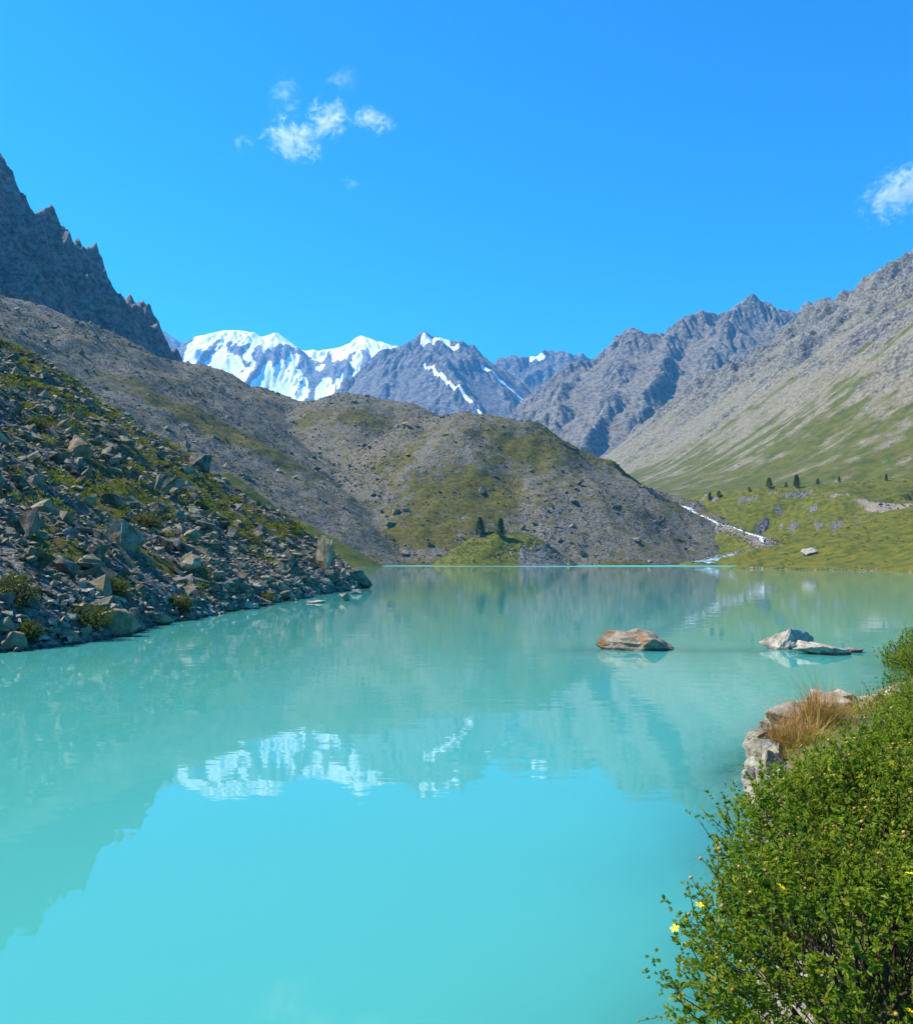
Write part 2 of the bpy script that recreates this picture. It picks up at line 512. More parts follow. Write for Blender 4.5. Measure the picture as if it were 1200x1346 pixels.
# water: milky turquoise body under a mirror skin, the bed shows through where it is shallow
def mat_water():
    t = NT('glacial_water')
    dep = t.attr('mask')[0]
    sep = t.n.new('ShaderNodeSeparateXYZ'); t.l.new(t.obj, sep.inputs[0])
    ruff = t.ramp(t.math('ADD', sep.outputs[1], t.math('MULTIPLY', t.noise(0.015, 4), 130.0)), 415.0, 450.0)
    w1 = t.noise(1.6, 3, 0.5, stretch=(0.7, 1.3, 1))
    w2 = t.noise(0.35, 2, 0.5, stretch=(0.6, 1.4, 1))
    pat = t.ramp(t.noise(0.05, 3, 0.5), 0.35, 0.7, 0.5, 1.5)
    nm = t.bump(w1, t.math('MULTIPLY', pat, t.math('ADD', 0.0030, t.math('MULTIPLY', ruff, 0.25))))
    nm = t.bump(w2, 0.006, 1.0, nm)
    col = t.mix(t.ramp(t.noise(0.03, 4), 0.3, 0.7), (0.058, 0.312, 0.275), (0.074, 0.335, 0.295))
    p = t.bsdf(col, t.math('ADD', 0.015, t.math('MULTIPLY', ruff, 0.45)), nm, 0.5, IOR=1.333)
    tr = t.n.new('ShaderNodeBsdfTransparent')
    t.put(tr.inputs['Color'], (0.55, 0.85, 0.85))
    ms = t.n.new('ShaderNodeMixShader')
    t.l.new(dep, ms.inputs[0]); t.l.new(p, ms.inputs[1]); t.l.new(tr.outputs[0], ms.inputs[2])
    return t.done(ms.outputs[0])
M_WATER = mat_water()

def mat_foam():
    t = NT('white_water')
    n = t.noise(0.9, 6, 0.65)
    c = t.mix(t.ramp(n, 0.35, 0.6), (0.25, 0.40, 0.48), (0.85, 0.88, 0.9))
    return t.done(t.bsdf(c, 0.4, t.bump(n, 0.3), 0.4))
M_FOAM = mat_foam()
def mat_stream():
    t = NT('stream_water')
    n = t.noise(0.5, 6, 0.65)
    c = t.mix(t.ramp(n, 0.5, 0.68), (0.17, 0.27, 0.33), (0.75, 0.8, 0.83))
    return t.done(t.bsdf(c, 0.25, t.bump(n, 0.2), 0.5))
M_STREAM = mat_stream()

# ------------------------------------------------------------------ rocks
def hull_rock(seed, npts=12, box=0.5, squash=(1, 1, 1)):
    rng = random.Random(seed)
    bm = bmesh.new()
    for i in range(npts):
        v = Vector((rng.gauss(0, 1), rng.gauss(0, 1), rng.gauss(0, 1))).normalized()
        m = max(abs(c) for c in v)
        v = v * (1 - box) + v / m * box * 0.8
        v *= rng.uniform(0.82, 1.05)
        bm.verts.new((v.x * squash[0], v.y * squash[1], v.z * squash[2]))
    bmesh.ops.convex_hull(bm, input=bm.verts)
    bmesh.ops.delete(bm, geom=[v for v in bm.verts if not v.link_faces], context='VERTS')
    bmesh.ops.triangulate(bm, faces=bm.faces)
    bmesh.ops.recalc_face_normals(bm, faces=bm.faces)
    return bm

def bm_arrays(bm):
    bm.verts.index_update()
    V = np.array([v.co[:] for v in bm.verts]); F = np.array([[v.index for v in f.verts] for f in bm.faces])
    return V, F

def hero_rock(name, seed, size, npts=14, cuts=2, rough=0.05, tint=0.2, box=0.6, crack=0.06, bev=0.035):
    """angular rock: hull, edges kept crisp, then split and roughened"""
    bm = hull_rock(seed, npts, box)
    for v in bm.verts:
        v.co = Vector((v.co.x * size[0], v.co.y * size[1], v.co.z * size[2]))
    if bev:
        bmesh.ops.bevel(bm, geom=list(bm.edges), offset=bev * min(size), segments=1, affect='EDGES', clamp_overlap=True)
    bmesh.ops.triangulate(bm, faces=bm.faces)
    for _ in range(cuts):
        bmesh.ops.subdivide_edges(bm, edges=bm.edges, cuts=1, use_grid_fill=True)
    bmesh.ops.triangulate(bm, faces=bm.faces)
    m = max(size)
    for v in bm.verts:
        p = v.co / m
        d = mnoise.fractal(p * 3.0 + Vector((seed, 0, 0)), 1.0, 2.0, 4) * rough * 1.2
        st = abs(mnoise.noise(Vector((p.x * 2 + seed, p.y * 2, p.z * 9)))) * crack
        n = v.normal
        v.co += n * (d - st) * m
    V, F = bm_arrays(bm); bm.free()
    return raw_mesh(name, V, F, smooth=False, attr={'mask': np.tile([tint, 0, 0, 1], (len(V), 1))})

def rot_mats(rng, n, tilt=None):
    """random rotations; tilt limits how far a rock leans"""
    a = rng.uniform(0, 2 * math.pi, n)
    t = rng.normal(0, tilt if tilt else 1.0, n); b = rng.uniform(0, 2 * math.pi, n)
    def rz(x):
        c, s = np.cos(x), np.sin(x); z = np.zeros(n); o = np.ones(n)
        return np.stack([np.stack([c, -s, z], -1), np.stack([s, c, z], -1), np.stack([z, z, o], -1)], 1)
    def rx(x):
        c, s = np.cos(x), np.sin(x); z = np.zeros(n); o = np.ones(n)
        return np.stack([np.stack([o, z, z], -1), np.stack([z, c, -s], -1), np.stack([z, s, c], -1)], 1)
    return rz(b) @ rx(t) @ rz(a)

def scatter_rocks(name, P, S, mat, variants, seed, tilt=0.6):
    """one joined mesh of many small rocks (P points, S half sizes n x 3)"""
    rng = np.random.default_rng(seed)
    n = len(P)
    Rm = rot_mats(rng, n, tilt)
    which = rng.integers(0, len(variants), n)
    Vs, Fs, Cs, off = [], [], [], 0
    for k, (V, F) in enumerate(variants):
        i = np.nonzero(which == k)[0]
        if not len(i): continue
        W = V[None] * S[i][:, None, :]
        W = np.einsum('nij,nkj->nki', Rm[i], W) + P[i][:, None, :]
        Vs.append(W.reshape(-1, 3))
        Fs.append((F[None] + (np.arange(len(i)) * len(V))[:, None, None] + off).reshape(-1, 3))
        c = np.zeros((len(i), len(V), 4)); c[..., 0] = rng.uniform(0, 1, (len(i), 1)); c[..., 3] = 1
        Cs.append(c.reshape(-1, 4))
        off += len(i) * len(V)
    me = raw_mesh(name, np.concatenate(Vs), np.concatenate(Fs), False, {'mask': np.concatenate(Cs)})
    return link(name, me, mat)

SMALL = [bm_arrays(hull_rock(100 + i, 8, 0.4)) for i in range(10)]
TINY = [bm_arrays(hull_rock(300 + i, 7, 0.4)) for i in range(8)]

# ================================================================== THE SETTING
# ---- base sheet under everything
def ground():
    p = Patch(-9000, 9000, -2400, 9480, 360.0)
    z = np.interp(p.Y, [-2400, 600, 840, 2160, 3360, 4700, 5040, 9480], [-9, -9, 15, 140, 300, 460, 660, 680])
    p.H = z
    p.build('ground', M_GROUND, [0 * z, 0 * z, 0 * z])
ground()

# ---- left rocky slope
SHORE_L = [(-14.5, 4), (-13.0, 14), (-12.3, 24), (-11.6, 34), (-11.2, 45), (-10.6, 60), (-9.6, 76), (-8.2, 93)]
def rocky_slope():
    p = Patch(-86, 2, 8, 170, 0.44)
    X, Y = p.X, p.Y
    wx = X + 1.5 * fbm(X / 7, Y / 7, 3, 5); wy = Y
    d, sd, _ = seg_dist(wx, wy, [(-16, -20)] + SHORE_L + [(-6.6, 120), (-4, 190)])
    s1 = d * sd
    front = 0.585 * s1 + 0.9 * sstep(-0.5, 1.5, s1) - 0.3
    d2, sd2, _ = seg_dist(X, Y, [(-5.0, 88), (-8.2, 95), (-45, 190), (-80, 280)])
    back = 0.86 * d2 * sd2
    h = smin(front, back, 2.0)
    h = h + 1.3 * fbm(X / 12, Y / 12, 4, 11) * sstep(0, 8, s1) + 0.55 * ridged(X / 4.5, Y / 4.5, 4, 19) * sstep(-1, 4, s1) - 0.3
    h = np.where(s1 < 0, np.minimum(h, 0.25 * s1 + 0.12 * fbm(X / 2, Y / 2, 3, 8)), h)
    h = np.maximum(h, -5.0)
    p.H = h
    g = fbm(X / 5.5 - Y / 40, Y / 7, 4, 77) * 0.9 + 0.26 - 0.35 * sstep(4, 0.5, h)
    p.grass = np.clip(g + 0.24, 0, 1)
    p.build('rocky_slope', M_SLOPE, [np.clip(g + 0.26, 0, 1), sstep(2.0, 0.2, h) * 0.45, 0 * h], zmin=-3.5)
    return p
P_SLOPE = rocky_slope()

STREAM_TOP = pts((893, 664, 612), (905, 667, 602), (917, 676, 594), (930, 680, 578), (948, 690, 566), (962, 692, 548), (984, 701, 536), (1000, 705, 518), (1004, 714, 502))
LOWER = pts((1068, 713, 492), (1045, 716, 488), (1020, 719, 484), (1000, 722, 480), (975, 726, 476), (950, 731, 472), (930, 736, 468), (915, 739, 462))
# ---- moraine hills behind the lake
def moraine():
    p = Patch(-430, 330, 250, 960, 1.7)
    X, Y = p.X, p.Y
    wx = X + 10 * fbm(X / 70, Y / 70, 3, 3); wy = Y + 10 * fbm(X / 70, Y / 70, 3, 4)
    A = pts((-250, 300, 560), (0, 388, 650), (100, 424, 700), (170, 465, 760), (250, 478, 790), (330, 510, 790), (400, 526, 780), (470, 520, 770), (520, 529, 770), (560, 560, 790), (620, 600, 800))
    B = pts((575, 545, 655), (610, 541, 650), (680, 556, 640), (720, 580, 630), (800, 620, 610), (860, 655, 590), (900, 688, 575), (960, 724, 560), (1010, 745, 550))
    hA = ridge(wx, wy, A, 0.58, 22, back=0.5)
    hB = ridge(wx, wy, B, 0.68, 16, back=0.55)
    h = smax(hA, hB, 5)
    rim = sstep(-2, 14, h)
    h = h + rim * (4.0 * fbm(X / 38, Y / 38, 4, 21) + 3.0 * (ridged(X / 55, Y / 90, 4, 23) - 0.5) + 1.1 * fbm(X / 9, Y / 9, 4, 25))
    for pth in (STREAM_TOP, LOWER):
        ds, _, zs = seg_dist(X, Y, pth)
        h = np.minimum(h, zs - 1.5 + 0.40 * ds + 1.6 * np.maximum(ds - 34, 0))
    h = np.where(h < 1.5, h * 0.5 + 0.75, h)
    h = np.where(h < 0.9, h - (0.9 - h) * 2, h)
    p.H = np.maximum(h, -6)
    return p
P_MOR = moraine()
def moraine_build():
    p = P_MOR; X, Y, h = p.X, p.Y, p.H
    def blob(u, v, ru, rv, a):
        q = p.hit(u, v)
        if q is None: return 0 * X
        # elongated along the fall of the slope
        return a * np.exp(-(((X - q[0]) / ru) ** 2 + ((Y - q[1]) / rv) ** 2))
    g = 0.16 + 0.38 * fbm(X / 45, Y / 45, 4, 33)
    for b in ((700, 590, 26, 22, 0.9), (600, 640, 34, 24, 0.65), (640, 660, 20, 24, 0.55), (560, 655, 22, 18, 0.45), (480, 548, 22, 12, 0.6), (280, 560, 55, 16, 0.75), (330, 580, 32, 16, 0.6),
              (420, 545, 20, 12, 0.4), (520, 605, 16, 12, 0.55), (760, 590, 22, 14, 0.7), (820, 625, 22, 14, 0.7), (720, 563, 16, 12, 0.8), (880, 665, 12, 12, 0.6), (520, 700, 20, 12, 0.4), (590, 700, 26, 14, 0.5), (230, 540, 40, 14, 0.5)):
        g = g + blob(*b)
    d, sd, _ = seg_dist(X, Y, pts((720, 571, 640), (800, 611, 622), (860, 641, 602), (900, 666, 587)))
    g = g + 0.75 * np.exp(-(d / 16) ** 2) * (sd > 0)
    g = g + 0.55 * sstep(4, 1, h) * sstep(0.2, 0.6, fbm(X / 25, Y / 25, 3, 90) + 0.5)
    p.grass = np.clip(g, 0, 1)
    sc = np.clip(0.45 + 0.6 * fbm(X / 60, Y / 60, 4, 41), 0, 1)
    p.build('moraine_hills', M_MORAINE, [p.grass, sc, 0 * X], zmin=-3)
moraine_build()

# ---- the grassy strip that closes the cove behind the rocky slope
def strip():
    p = Patch(-130, -10, 230, 480, 1.2)
    X, Y = p.X, p.Y
    C = pts((300, 620, 380), (390, 684, 380), (420, 700, 380), (450, 720, 380), (480, 739, 380), (492, 745, 380))
    h = ridge(X + 3 * fbm(X / 20, Y / 20, 3, 1), Y + 3 * fbm(X / 20, Y / 20, 3, 2), C, 0.62, 4)
    h = h + 0.8 * fbm(X / 9, Y / 9, 4, 4) * sstep(-1, 4, h)
    p.H = np.maximum(h, -4)
    p.build('grassy_spur', M_KNOLL, [np.clip(0.75 + 0.5 * fbm(X / 12, Y / 12, 3, 7), 0, 1), 0 * X, 0 * X], zmin=-3)
    return p
P_STRIP = strip()

# ---- green knoll on the far shore
def knoll():
    p = Patch(-50, 90, 400, 520, 0.7)
    X, Y = p.X, p.Y
    C = pts((606, 738, 436), (616, 722, 440), (630, 706, 444), (650, 697, 446), (690, 703, 444), (715, 720, 440), (733, 738, 436))
    h = ridge(X + 2 * fbm(X / 14, Y / 14, 3, 61), Y + 2 * fbm(X / 14, Y / 14, 3, 62), C, 0.72, 5)
    h = h + (1.6 * fbm(X / 11, Y / 11, 4, 63) + 0.9 * (ridged(X / 9, Y / 9, 4, 64) - 0.5)) * sstep(-1, 5, h)
    p.H = np.maximum(h, -4)
    right = sstep(22, 34, X + 5 * fbm(X / 8, Y / 8, 3, 66)) * sstep(13, 6, h + 3 * fbm(X / 6, Y / 6, 3, 67))
    g = 0.95 + 0.5 * fbm(X / 9, Y / 9, 4, 65) - 1.0 * right
    p.build('grassy_knoll', M_KNOLL, [np.clip(g, 0, 1), np.clip(fbm(X / 10, Y / 10, 3, 68) * 1.2, 0, 1) * (1 - right), 0 * X], zmin=-3)
    return p
P_KNOLL = knoll()

# ---- right meadow, terrace with rock bands, stream bed
def meadow():
    p = Patch(30, 470, 120, 800, 2.2)
    X, Y = p.X, p.Y
    wx = X + 5 * fbm(X / 30, Y / 30, 3, 71); wy = Y + 5 * fbm(X / 30, Y / 30, 3, 72)
    c1 = pts((985, 744, 300), (1050, 723, 325), (1100, 707, 340), (1150, 694, 350), (1200, 681, 355), (1320, 650, 365), (1500, 600, 380))
    c2 = pts((1200, 684, 345), (1260, 700, 270), (1400, 712, 200), (1700, 720, 130))
    m = smax(ridge(wx, wy, c1, 0.19, 8), ridge(wx, wy, c2, 0.26, 8), 4)
    lip = [(205, 1000, 75)] + pts((890, 662, 700), (915, 654, 655), (950, 648, 630), (1000, 644, 605), (1060, 642, 590), (1100, 648, 560), (1150, 662, 530), (1200, 662, 520), (1400, 640, 470), (1700, 560, 430))
    d, sd, lz = seg_dist(wx, wy, lip)
    s = d * sd
    steps = lz + np.where(s > 0, 0.10 * s, 0.55 * s)
    tz = steps + 1.35 * np.sin(steps * 0.55 + 1.5 * fbm(X / 25, Y / 25, 3, 74)) * (s < 4)
    flat = 1.6 + 0.13 * (np.minimum(X, 230) - 130) * (X > 130) + 0.05 * np.minimum(X - 130, 0)
    h = smax(smax(tz, m, 3), np.minimum(flat, (Y - 452 + 8 * fbm(X / 25, Y / 25, 3, 83)) * 0.12) , 2)
    dl, sl_, _ = seg_dist(wx, wy, [(210, 10), (134, 140), (104, 205), (86, 285), (94, 305), (142, 440), (128, 470), (112, 520), (110, 640), (110, 1000)])
    h = np.minimum(h, np.where(Y > 450, 0.9, 0.4) * dl * -sl_ + 0.15)
    h = h + sstep(0.5, 6, h) * (2.6 * fbm(X / 22, Y / 22, 4, 75) + 0.8 * fbm(X / 6, Y / 6, 3, 76)) + sstep(-4, 0.5, h) * 0.35 * fbm(X / 5, Y / 5, 3, 79)
    # stream trench
    ds, _, _ = seg_dist(X, Y, STREAM_TOP)
    for pth in (STREAM_TOP, LOWER):
        dq, _, zq = seg_dist(X, Y, pth)
        wq = np.exp(-(dq / 15) ** 2)
        h = h * (1 - wq) + (zq - 0.3) * wq
    p.H = np.maximum(h, -6)
    sl = p.slope()
    front = (s < 6) & (Y > 400)
    rocky = sstep(1.0, 1.3, sl + 0.25 * fbm(X / 12, Y / 12, 3, 78)) * front
    g = 0.92 + 0.35 * fbm(X / 16, Y / 16, 4, 77)
    pale = sstep(210, 260, X + 14 * fbm(X / 20, Y / 20, 3, 80)) * sstep(0.3, 0.55, sl + 0.2 * fbm(X / 9, Y / 9, 3, 81)) * front
    sc = np.clip(pale * 1.2 + 0.7 * np.exp(-(ds / 9) ** 2), 0, 1)
    g = g - 1.2 * rocky - 1.0 * pale - 0.8 * np.exp(-(ds / 8) ** 2)
    p.grass = np.clip(g, 0, 1)
    p.build('meadow', M_MEADOW, [p.grass, sc, 0 * X], zmin=-3)
    return p
P_MEAD = meadow()

# ---- right mountain side
def right_slope():
    p = Patch(-40, 1160, 640, 2160, 3.4)
    X, Y = p.X, p.Y
    wx = X + 34 * fbm(X / 240, Y / 240, 3, 101); wy = Y + 34 * fbm(X / 240, Y / 240, 3, 102)
    C = pts((1900, 40, 760), (1500, 166, 1080), (1320, 278, 1320), (1200, 342, 1520), (1140, 376, 1660), (1085, 403, 1850), (1080, 396, 2000))
    S = pts((1085, 403, 1850), (1045, 422, 1800), (1000, 460, 1760), (960, 502, 1720), (915, 562, 1660), (880, 596, 1620), (840, 630, 1580), (790, 660, 1540))
    h = ridge(wx, wy, C, 0.86, 20)
    h = np.maximum(h, ridge(wx, wy, S, 0.75, 20))
    for a, L, z1 in (((820, 900, 500), 330, 120), ((800, 1180, 520), 380, 160), ((775, 1420, 500), 420, 170), ((790, 1010, 510), 300, 170), ((780, 1300, 500), 330, 210)):
        h = np.maximum(h, ridge(wx, wy, [a, (a[0] - L * 0.5, a[1] - 20, a[2] * 0.56 + z1 * 0.45), (a[0] - L, a[1] - 60, z1)], 0.9, 12))
    floor = 34 + 0.092 * (Y - 600) + 0.16 * np.maximum(X - 200, 0) + 0.0006 * np.maximum(X - 250, 0) ** 2
    floor = floor - 0.6 * np.maximum(740 - Y, 0) * sstep(520, 380, X)
    h = smax(h, floor, 40)
    up = sstep(20, 170, h - floor)
    h = h + up * (58 * (ridged(wx / 260, wy / 170, 4, 111) - 0.55) + 16 * fbm(wx / 60, wy / 60, 5, 112))
    h, dep = erode(h, p.cell, 30000, 70, 7, 7, cap=7)
    h = thermal(h, p.cell, 0.95, 8)
    rk = sstep(0.40, 0.62, fbm(X / 130, Y / 80, 4, 121) * 1.5 + 0.33 + 0.30 * sstep(120, 380, h)) * up
    h = h + rk * (26 * (ridged((X - 0.2 * Y) / 90, Y / 40, 4, 113) - 0.5) + 12 * (ridged(X / 36, Y / 30, 3, 117) - 0.5) + 4 * fbm(X / 9, Y / 9, 3, 114))
    p.H = h
    sl = p.slope()
    rel = h - floor
    lo = sstep(330, 60, h)
    dn = np.clip(blur(dep, 3) * 1.3, 0, 1)
    streak = fbm((X - 0.25 * Y) / 170, Y / 26, 4, 131) + 0.5 * fbm(X / 60, Y / 60, 4, 136)
    g = 0.12 + 0.52 * lo + 0.72 * streak - 0.40 * rk - 0.2 * sstep(0.8, 1.3, sl)
    g = g * (1 - 0.6 * sstep(1350, 1600, Y + 60 * streak)) + 0.25 * np.clip(fbm(X / 70, Y / 45, 4, 135) * 2, 0, 1) * (1 - rk)
    sc = 0.35 + 0.7 * fbm((X - 0.25 * Y) / 200, Y / 30, 4, 133) + 0.5 * dn - 0.5 * rk - 0.4 * sstep(0.9, 1.3, sl)
    p.build('right_mountainside', M_RIGHT, [np.clip(g, 0, 1), np.clip(sc, 0, 1), 0 * h], zmin=-50)
    return p
P_RIGHT = right_slope()

# ---- grey peak behind it
def mid_peak():
    p = Patch(60, 1560, 1900, 3560, 4.6)
    X, Y = p.X, p.Y
    wx = X + 50 * fbm(X / 330, Y / 330, 3, 201); wy = Y + 50 * fbm(X / 330, Y / 330, 3, 202)
    C = pts((690, 545, 2750), (725, 505, 2850), (762, 474, 2950), (800, 455, 3000), (830, 434, 3000), (880, 428, 3050), (925, 416, 3100), (970, 402, 3140), (995, 399, 3150), (1020, 402, 3200), (1060, 404, 3250), (1130, 395, 3300), (1300, 380, 3400))
    h = ridge(wx, wy, C, 0.95, 25)
    for S in (pts((830, 434, 3000), (815, 480, 2700), (790, 540, 2450), (760, 590, 2250)),
              pts((880, 425, 3050), (868, 470, 2750), (850, 520, 2500), (850, 570, 2300)),
              pts((985, 402, 3150), (950, 440, 2800), (925, 490, 2550), (900, 545, 2300)),
              pts((1060, 398, 3250), (1040, 440, 2900), (1000, 500, 2600)),
              pts((762, 474, 2950), (735, 530, 2600), (715, 570, 2400))):
        h = np.maximum(h, ridge(wx, wy, S, 1.0, 15))
    floor = 150 + 0.11 * (Y - 1860)
    h = smax(h, floor, 50)
    up = sstep(20, 160, h - floor)
    h = h + up * (90 * (ridged(wx / 420, wy / 420, 4, 211, gain=0.42) - 0.6) + 22 * fbm(wx / 80, wy / 80, 4, 212))
    h, dep = erode(h, p.cell, 26000, 60, 8, 9, cap=8)
    h = h + up * (9 * (ridged(X / 60, Y / 60, 3, 213) - 0.5) + 4 * fbm(X / 18, Y / 18, 3, 214))
    p.H = h
    dn = np.clip(blur(dep, 2) * 1.2, 0, 1)
    sl = p.slope()
    g = 0.18 + 0.4 * fbm(X / 140, Y / 140, 4, 221) - 0.2 * sstep(0.7, 1.2, sl) + 0.2 * sstep(400, 150, h)
    sc = 0.15 + 0.6 * dn + 0.6 * fbm(X / 110, Y / 60, 4, 223) + 0.5 * sstep(60, 0, h - floor) - 0.3 * sstep(0.9, 1.3, sl)
    q = p.hit(1018, 401)
    sw = 0 * h
    if q is not None:
        sw = 1.0 * np.exp(-(((X - q[0]) / 14) ** 2 + ((Y - q[1]) / 22) ** 2))
    p.build('grey_peak', M_MID, [np.clip(g, 0, 1), np.clip(sc, 0, 1), sw], zmin=-50)
    return p
P_MID = mid_peak()

# ---- dark central peak and the ridge beside it
def snow_lines(p, X, Y, lines, w):
    sw = np.zeros(X.shape)
    for ln, ww in lines:
        Q = [p.hit(u, v) for (u, v) in ln]
        Q = [tuple(q) for q in Q if q is not None]
        if len(Q) > 1:
            d, _, _ = seg_dist(X, Y, Q)
            sw = np.maximum(sw, np.exp(-(d / (ww * w)) ** 2))
    return sw

def dark_peak():
    p = Patch(-760, 900, 3300, 5200, 7.0)
    X, Y = p.X, p.Y
    wx = X + 60 * fbm(X / 500, Y / 500, 3, 301); wy = Y + 60 * fbm(X / 500, Y / 500, 3, 302)
    C = pts((400, 560, 4200), (450, 508, 4300), (492, 474, 4350), (530, 446, 4400), (555, 433, 4400), (575, 432, 4400), (593, 440, 4400), (622, 458, 4450), (655, 474, 4500), (700, 520, 4500), (760, 560, 4500))
    h = ridge(wx, wy, C, 0.92, 25)
    for S in (pts((565, 430, 4400), (580, 480, 4000), (600, 540, 3700), (620, 590, 3450)),
              pts((530, 446, 4400), (520, 490, 4050), (500, 550, 3700)),
              pts((622, 458, 4450), (660, 510, 4100), (690, 560, 3700))):
        h = np.maximum(h, ridge(wx, wy, S, 0.95, 20))
    floor = 330 + 0.1 * (Y - 3300)
    h = smax(h, floor, 60)
    up = sstep(20, 200, h - floor)
    h = h + up * (80 * (ridged(wx / 520, wy / 520, 4, 311, gain=0.42) - 0.6) + 26 * fbm(wx / 110, wy / 110, 4, 312))
    h, dep = erode(h, p.cell, 16000, 55, 8, 11, cap=8)
    h = h + up * (9 * (ridged(X / 90, Y / 90, 3, 313) - 0.5))
    p.H = h
    sw = snow_lines(p, X, Y, [([(558, 478), (575, 492), (595, 508), (615, 525), (632, 542)], 0.5), ([(636, 483), (655, 498), (672, 512), (690, 528), (700, 540)], 1.4), ([(688, 530), (696, 538)], 1.9),
                              ([(556, 441), (572, 440), (590, 446)], 3.4), ([(560, 445), (584, 450)], 2.8), ([(572, 446), (600, 455)], 1.6)], 12)
    dn = np.clip(blur(dep, 2) * 1.1, 0, 1)
    p.build('dark_peak', M_DARK, [0 * h, np.clip(0.1 + 0.7 * dn + 0.5 * fbm(X / 200, Y / 200, 4, 320), 0, 1), sw], zmin=-50)
    return p
P_DARK = dark_peak()

def far_ridge():
    p = Patch(50, 1350, 4700, 6100, 9.0)
    X, Y = p.X, p.Y
    wx = X + 60 * fbm(X / 400, Y / 400, 3, 351); wy = Y + 60 * fbm(X / 400, Y / 400, 3, 352)
    C = pts((640, 500, 5300), (660, 472, 5350), (680, 468, 5400), (705, 465, 5400), (735, 460, 5450), (762, 470, 5450), (800, 470, 5500), (900, 450, 5600))
    h = ridge(wx, wy, C, 0.85, 20)
    floor = 480 + 0 * X
    h = smax(h, floor, 60)
    up = sstep(20, 200, h - floor)
    h = h + up * (80 * (ridged(wx / 300, wy / 300, 5, 361) - 0.55) + 36 * fbm(wx / 100, wy / 100, 5, 362))
    h, dep = erode(h, p.cell, 9000, 40, 3, 13, cap=6)
    p.H = h
    sw = snow_lines(p, X, Y, [([(700, 469), (712, 468)], 1.0)], 22)
    p.build('far_ridge', M_DARK, [0 * h, np.clip(0.2 + 0.5 * fbm(X / 200, Y / 200, 4, 370), 0, 1), sw], zmin=-50)
far_ridge()

# ---- snow massif
def snow_mountain():
    p = Patch(-2500, 100, 5000, 7600, 10.0)
    X, Y = p.X, p.Y
    wx = X + 70 * fbm(X / 600, Y / 600, 3, 401); wy = Y + 70 * fbm(X / 600, Y / 600, 3, 402)
    C = pts((120, 420, 6500), (200, 424, 6450), (222, 440, 6450), (242, 452, 6480), (262, 438, 6500), (290, 428, 6500), (322, 430, 6550), (345, 441, 6600), (372, 442, 6600), (390, 454, 6650), (420, 455, 6650), (445, 449, 6650), (470, 444, 6650), (495, 446, 6650), (515, 456, 6700), (560, 470, 6800))
    h = ridge(wx, wy, C, 0.80, 60)
    for S in (pts((290, 428, 6500), (300, 470, 6050), (320, 510, 5750), (340, 560, 5450)),
              pts((372, 442, 6600), (385, 485, 6100), (400, 520, 5800), (420, 560, 5500)),
              pts((262, 438, 6500), (255, 480, 6100), (250, 530, 5700)),
              pts((470, 444, 6650), (460, 490, 6150), (470, 540, 5700))):
        h = np.maximum(h, ridge(wx, wy, S, 0.95, 20))
    floor = 700 + 0 * X
    h = smax(h, floor, 80)
    up = sstep(20, 250, h - floor)
    h = h + up * (70 * (ridged(wx / 620, wy / 620, 4, 411, gain=0.4) - 0.6) + 20 * fbm(wx / 170, wy / 170, 4, 412))
    rib = ridged(wx / 210, wy / 900, 4, 415)
    lowz = sstep(1620, 1330, h + 120 * fbm(X / 300, Y / 300, 3, 416))
    h = h + up * lowz * 75 * (rib - 0.5)
    h, dep = erode(h, p.cell, 14000, 45, 5, 15, cap=6)
    p.H = h
    sl = blur(p.slope(), 1)
    dn = np.clip(blur(dep, 2) * 1.0, 0, 1)
    gy, gx = np.gradient(blur(h, 2), p.cell)
    sw = 1.0 - lowz * (1.35 * sstep(0.34, 0.56, rib + 0.12 * fbm(X / 90, Y / 90, 3, 418))) - 0.3 * sstep(0.9, 1.3, sl) + 0.3 * fbm(X / 260, Y / 260, 4, 421)
    sw = sw - 0.9 * sstep(-1800, -1980, X)
    p.build('snow_mountain', M_SNOW, [0 * h, np.clip(0.5 * dn, 0, 1), np.clip(sw, 0, 1)], zmin=-50)
snow_mountain()

# ---- dark cliff on the left
def cliff():
    p = Patch(-740, -170, 660, 1340, 1.9)
    X, Y = p.X, p.Y
    wx = X + 12 * fbm(X / 80, Y / 80, 3, 501); wy = Y + 12 * fbm(X / 80, Y / 80, 3, 502)
    C = pts((-260, -60, 740), (-120, 90, 840), (-40, 165, 890), (0, 204, 920), (20, 250, 945), (62, 268, 975), (98, 298, 1000), (126, 352, 1030), (148, 395, 1050), (180, 392, 1090), (200, 445, 1120), (236, 475, 1150), (290, 500, 1210))
    h = ridge(wx, wy, C, 1.7, 5, back=1.0)
    for k, (u, v, Yd) in enumerate(((-40, 175, 890), (40, 270, 960), (110, 335, 1010), (185, 405, 1095))):
        a = at(u, v, Yd)
        h = np.maximum(h, ridge(wx, wy, [a, (a[0] + 70, a[1] - 60, a[2] - 110), (a[0] + 120, a[1] - 110, a[2] - 220)], 1.7, 4))
    cc = wx * 0.6 + wy * 0.8; ca = wx * 0.8 - wy * 0.6
    h = h + 40 * (ridged(cc / 52, ca / 190, 4, 516) - 0.58) + 18 * (ridged(wx / 60, wy / 60, 5, 511) - 0.55) + 9 * fbm(wx / 20, wy / 20, 4, 512)
    h = h + 11 * (ridged(X / 17, Y / 17, 3, 515) - 0.5)
    h, dep = erode(h, p.cell, 16000, 35, 2, 17, cap=4)
    p.H = np.maximum(h, 60)
    p.build('cliff_ridge', M_CLIFF, [0 * h, np.clip(0.3 * fbm(X / 60, Y / 60, 3, 520), 0, 1), 0 * h], zmin=61)
cliff()

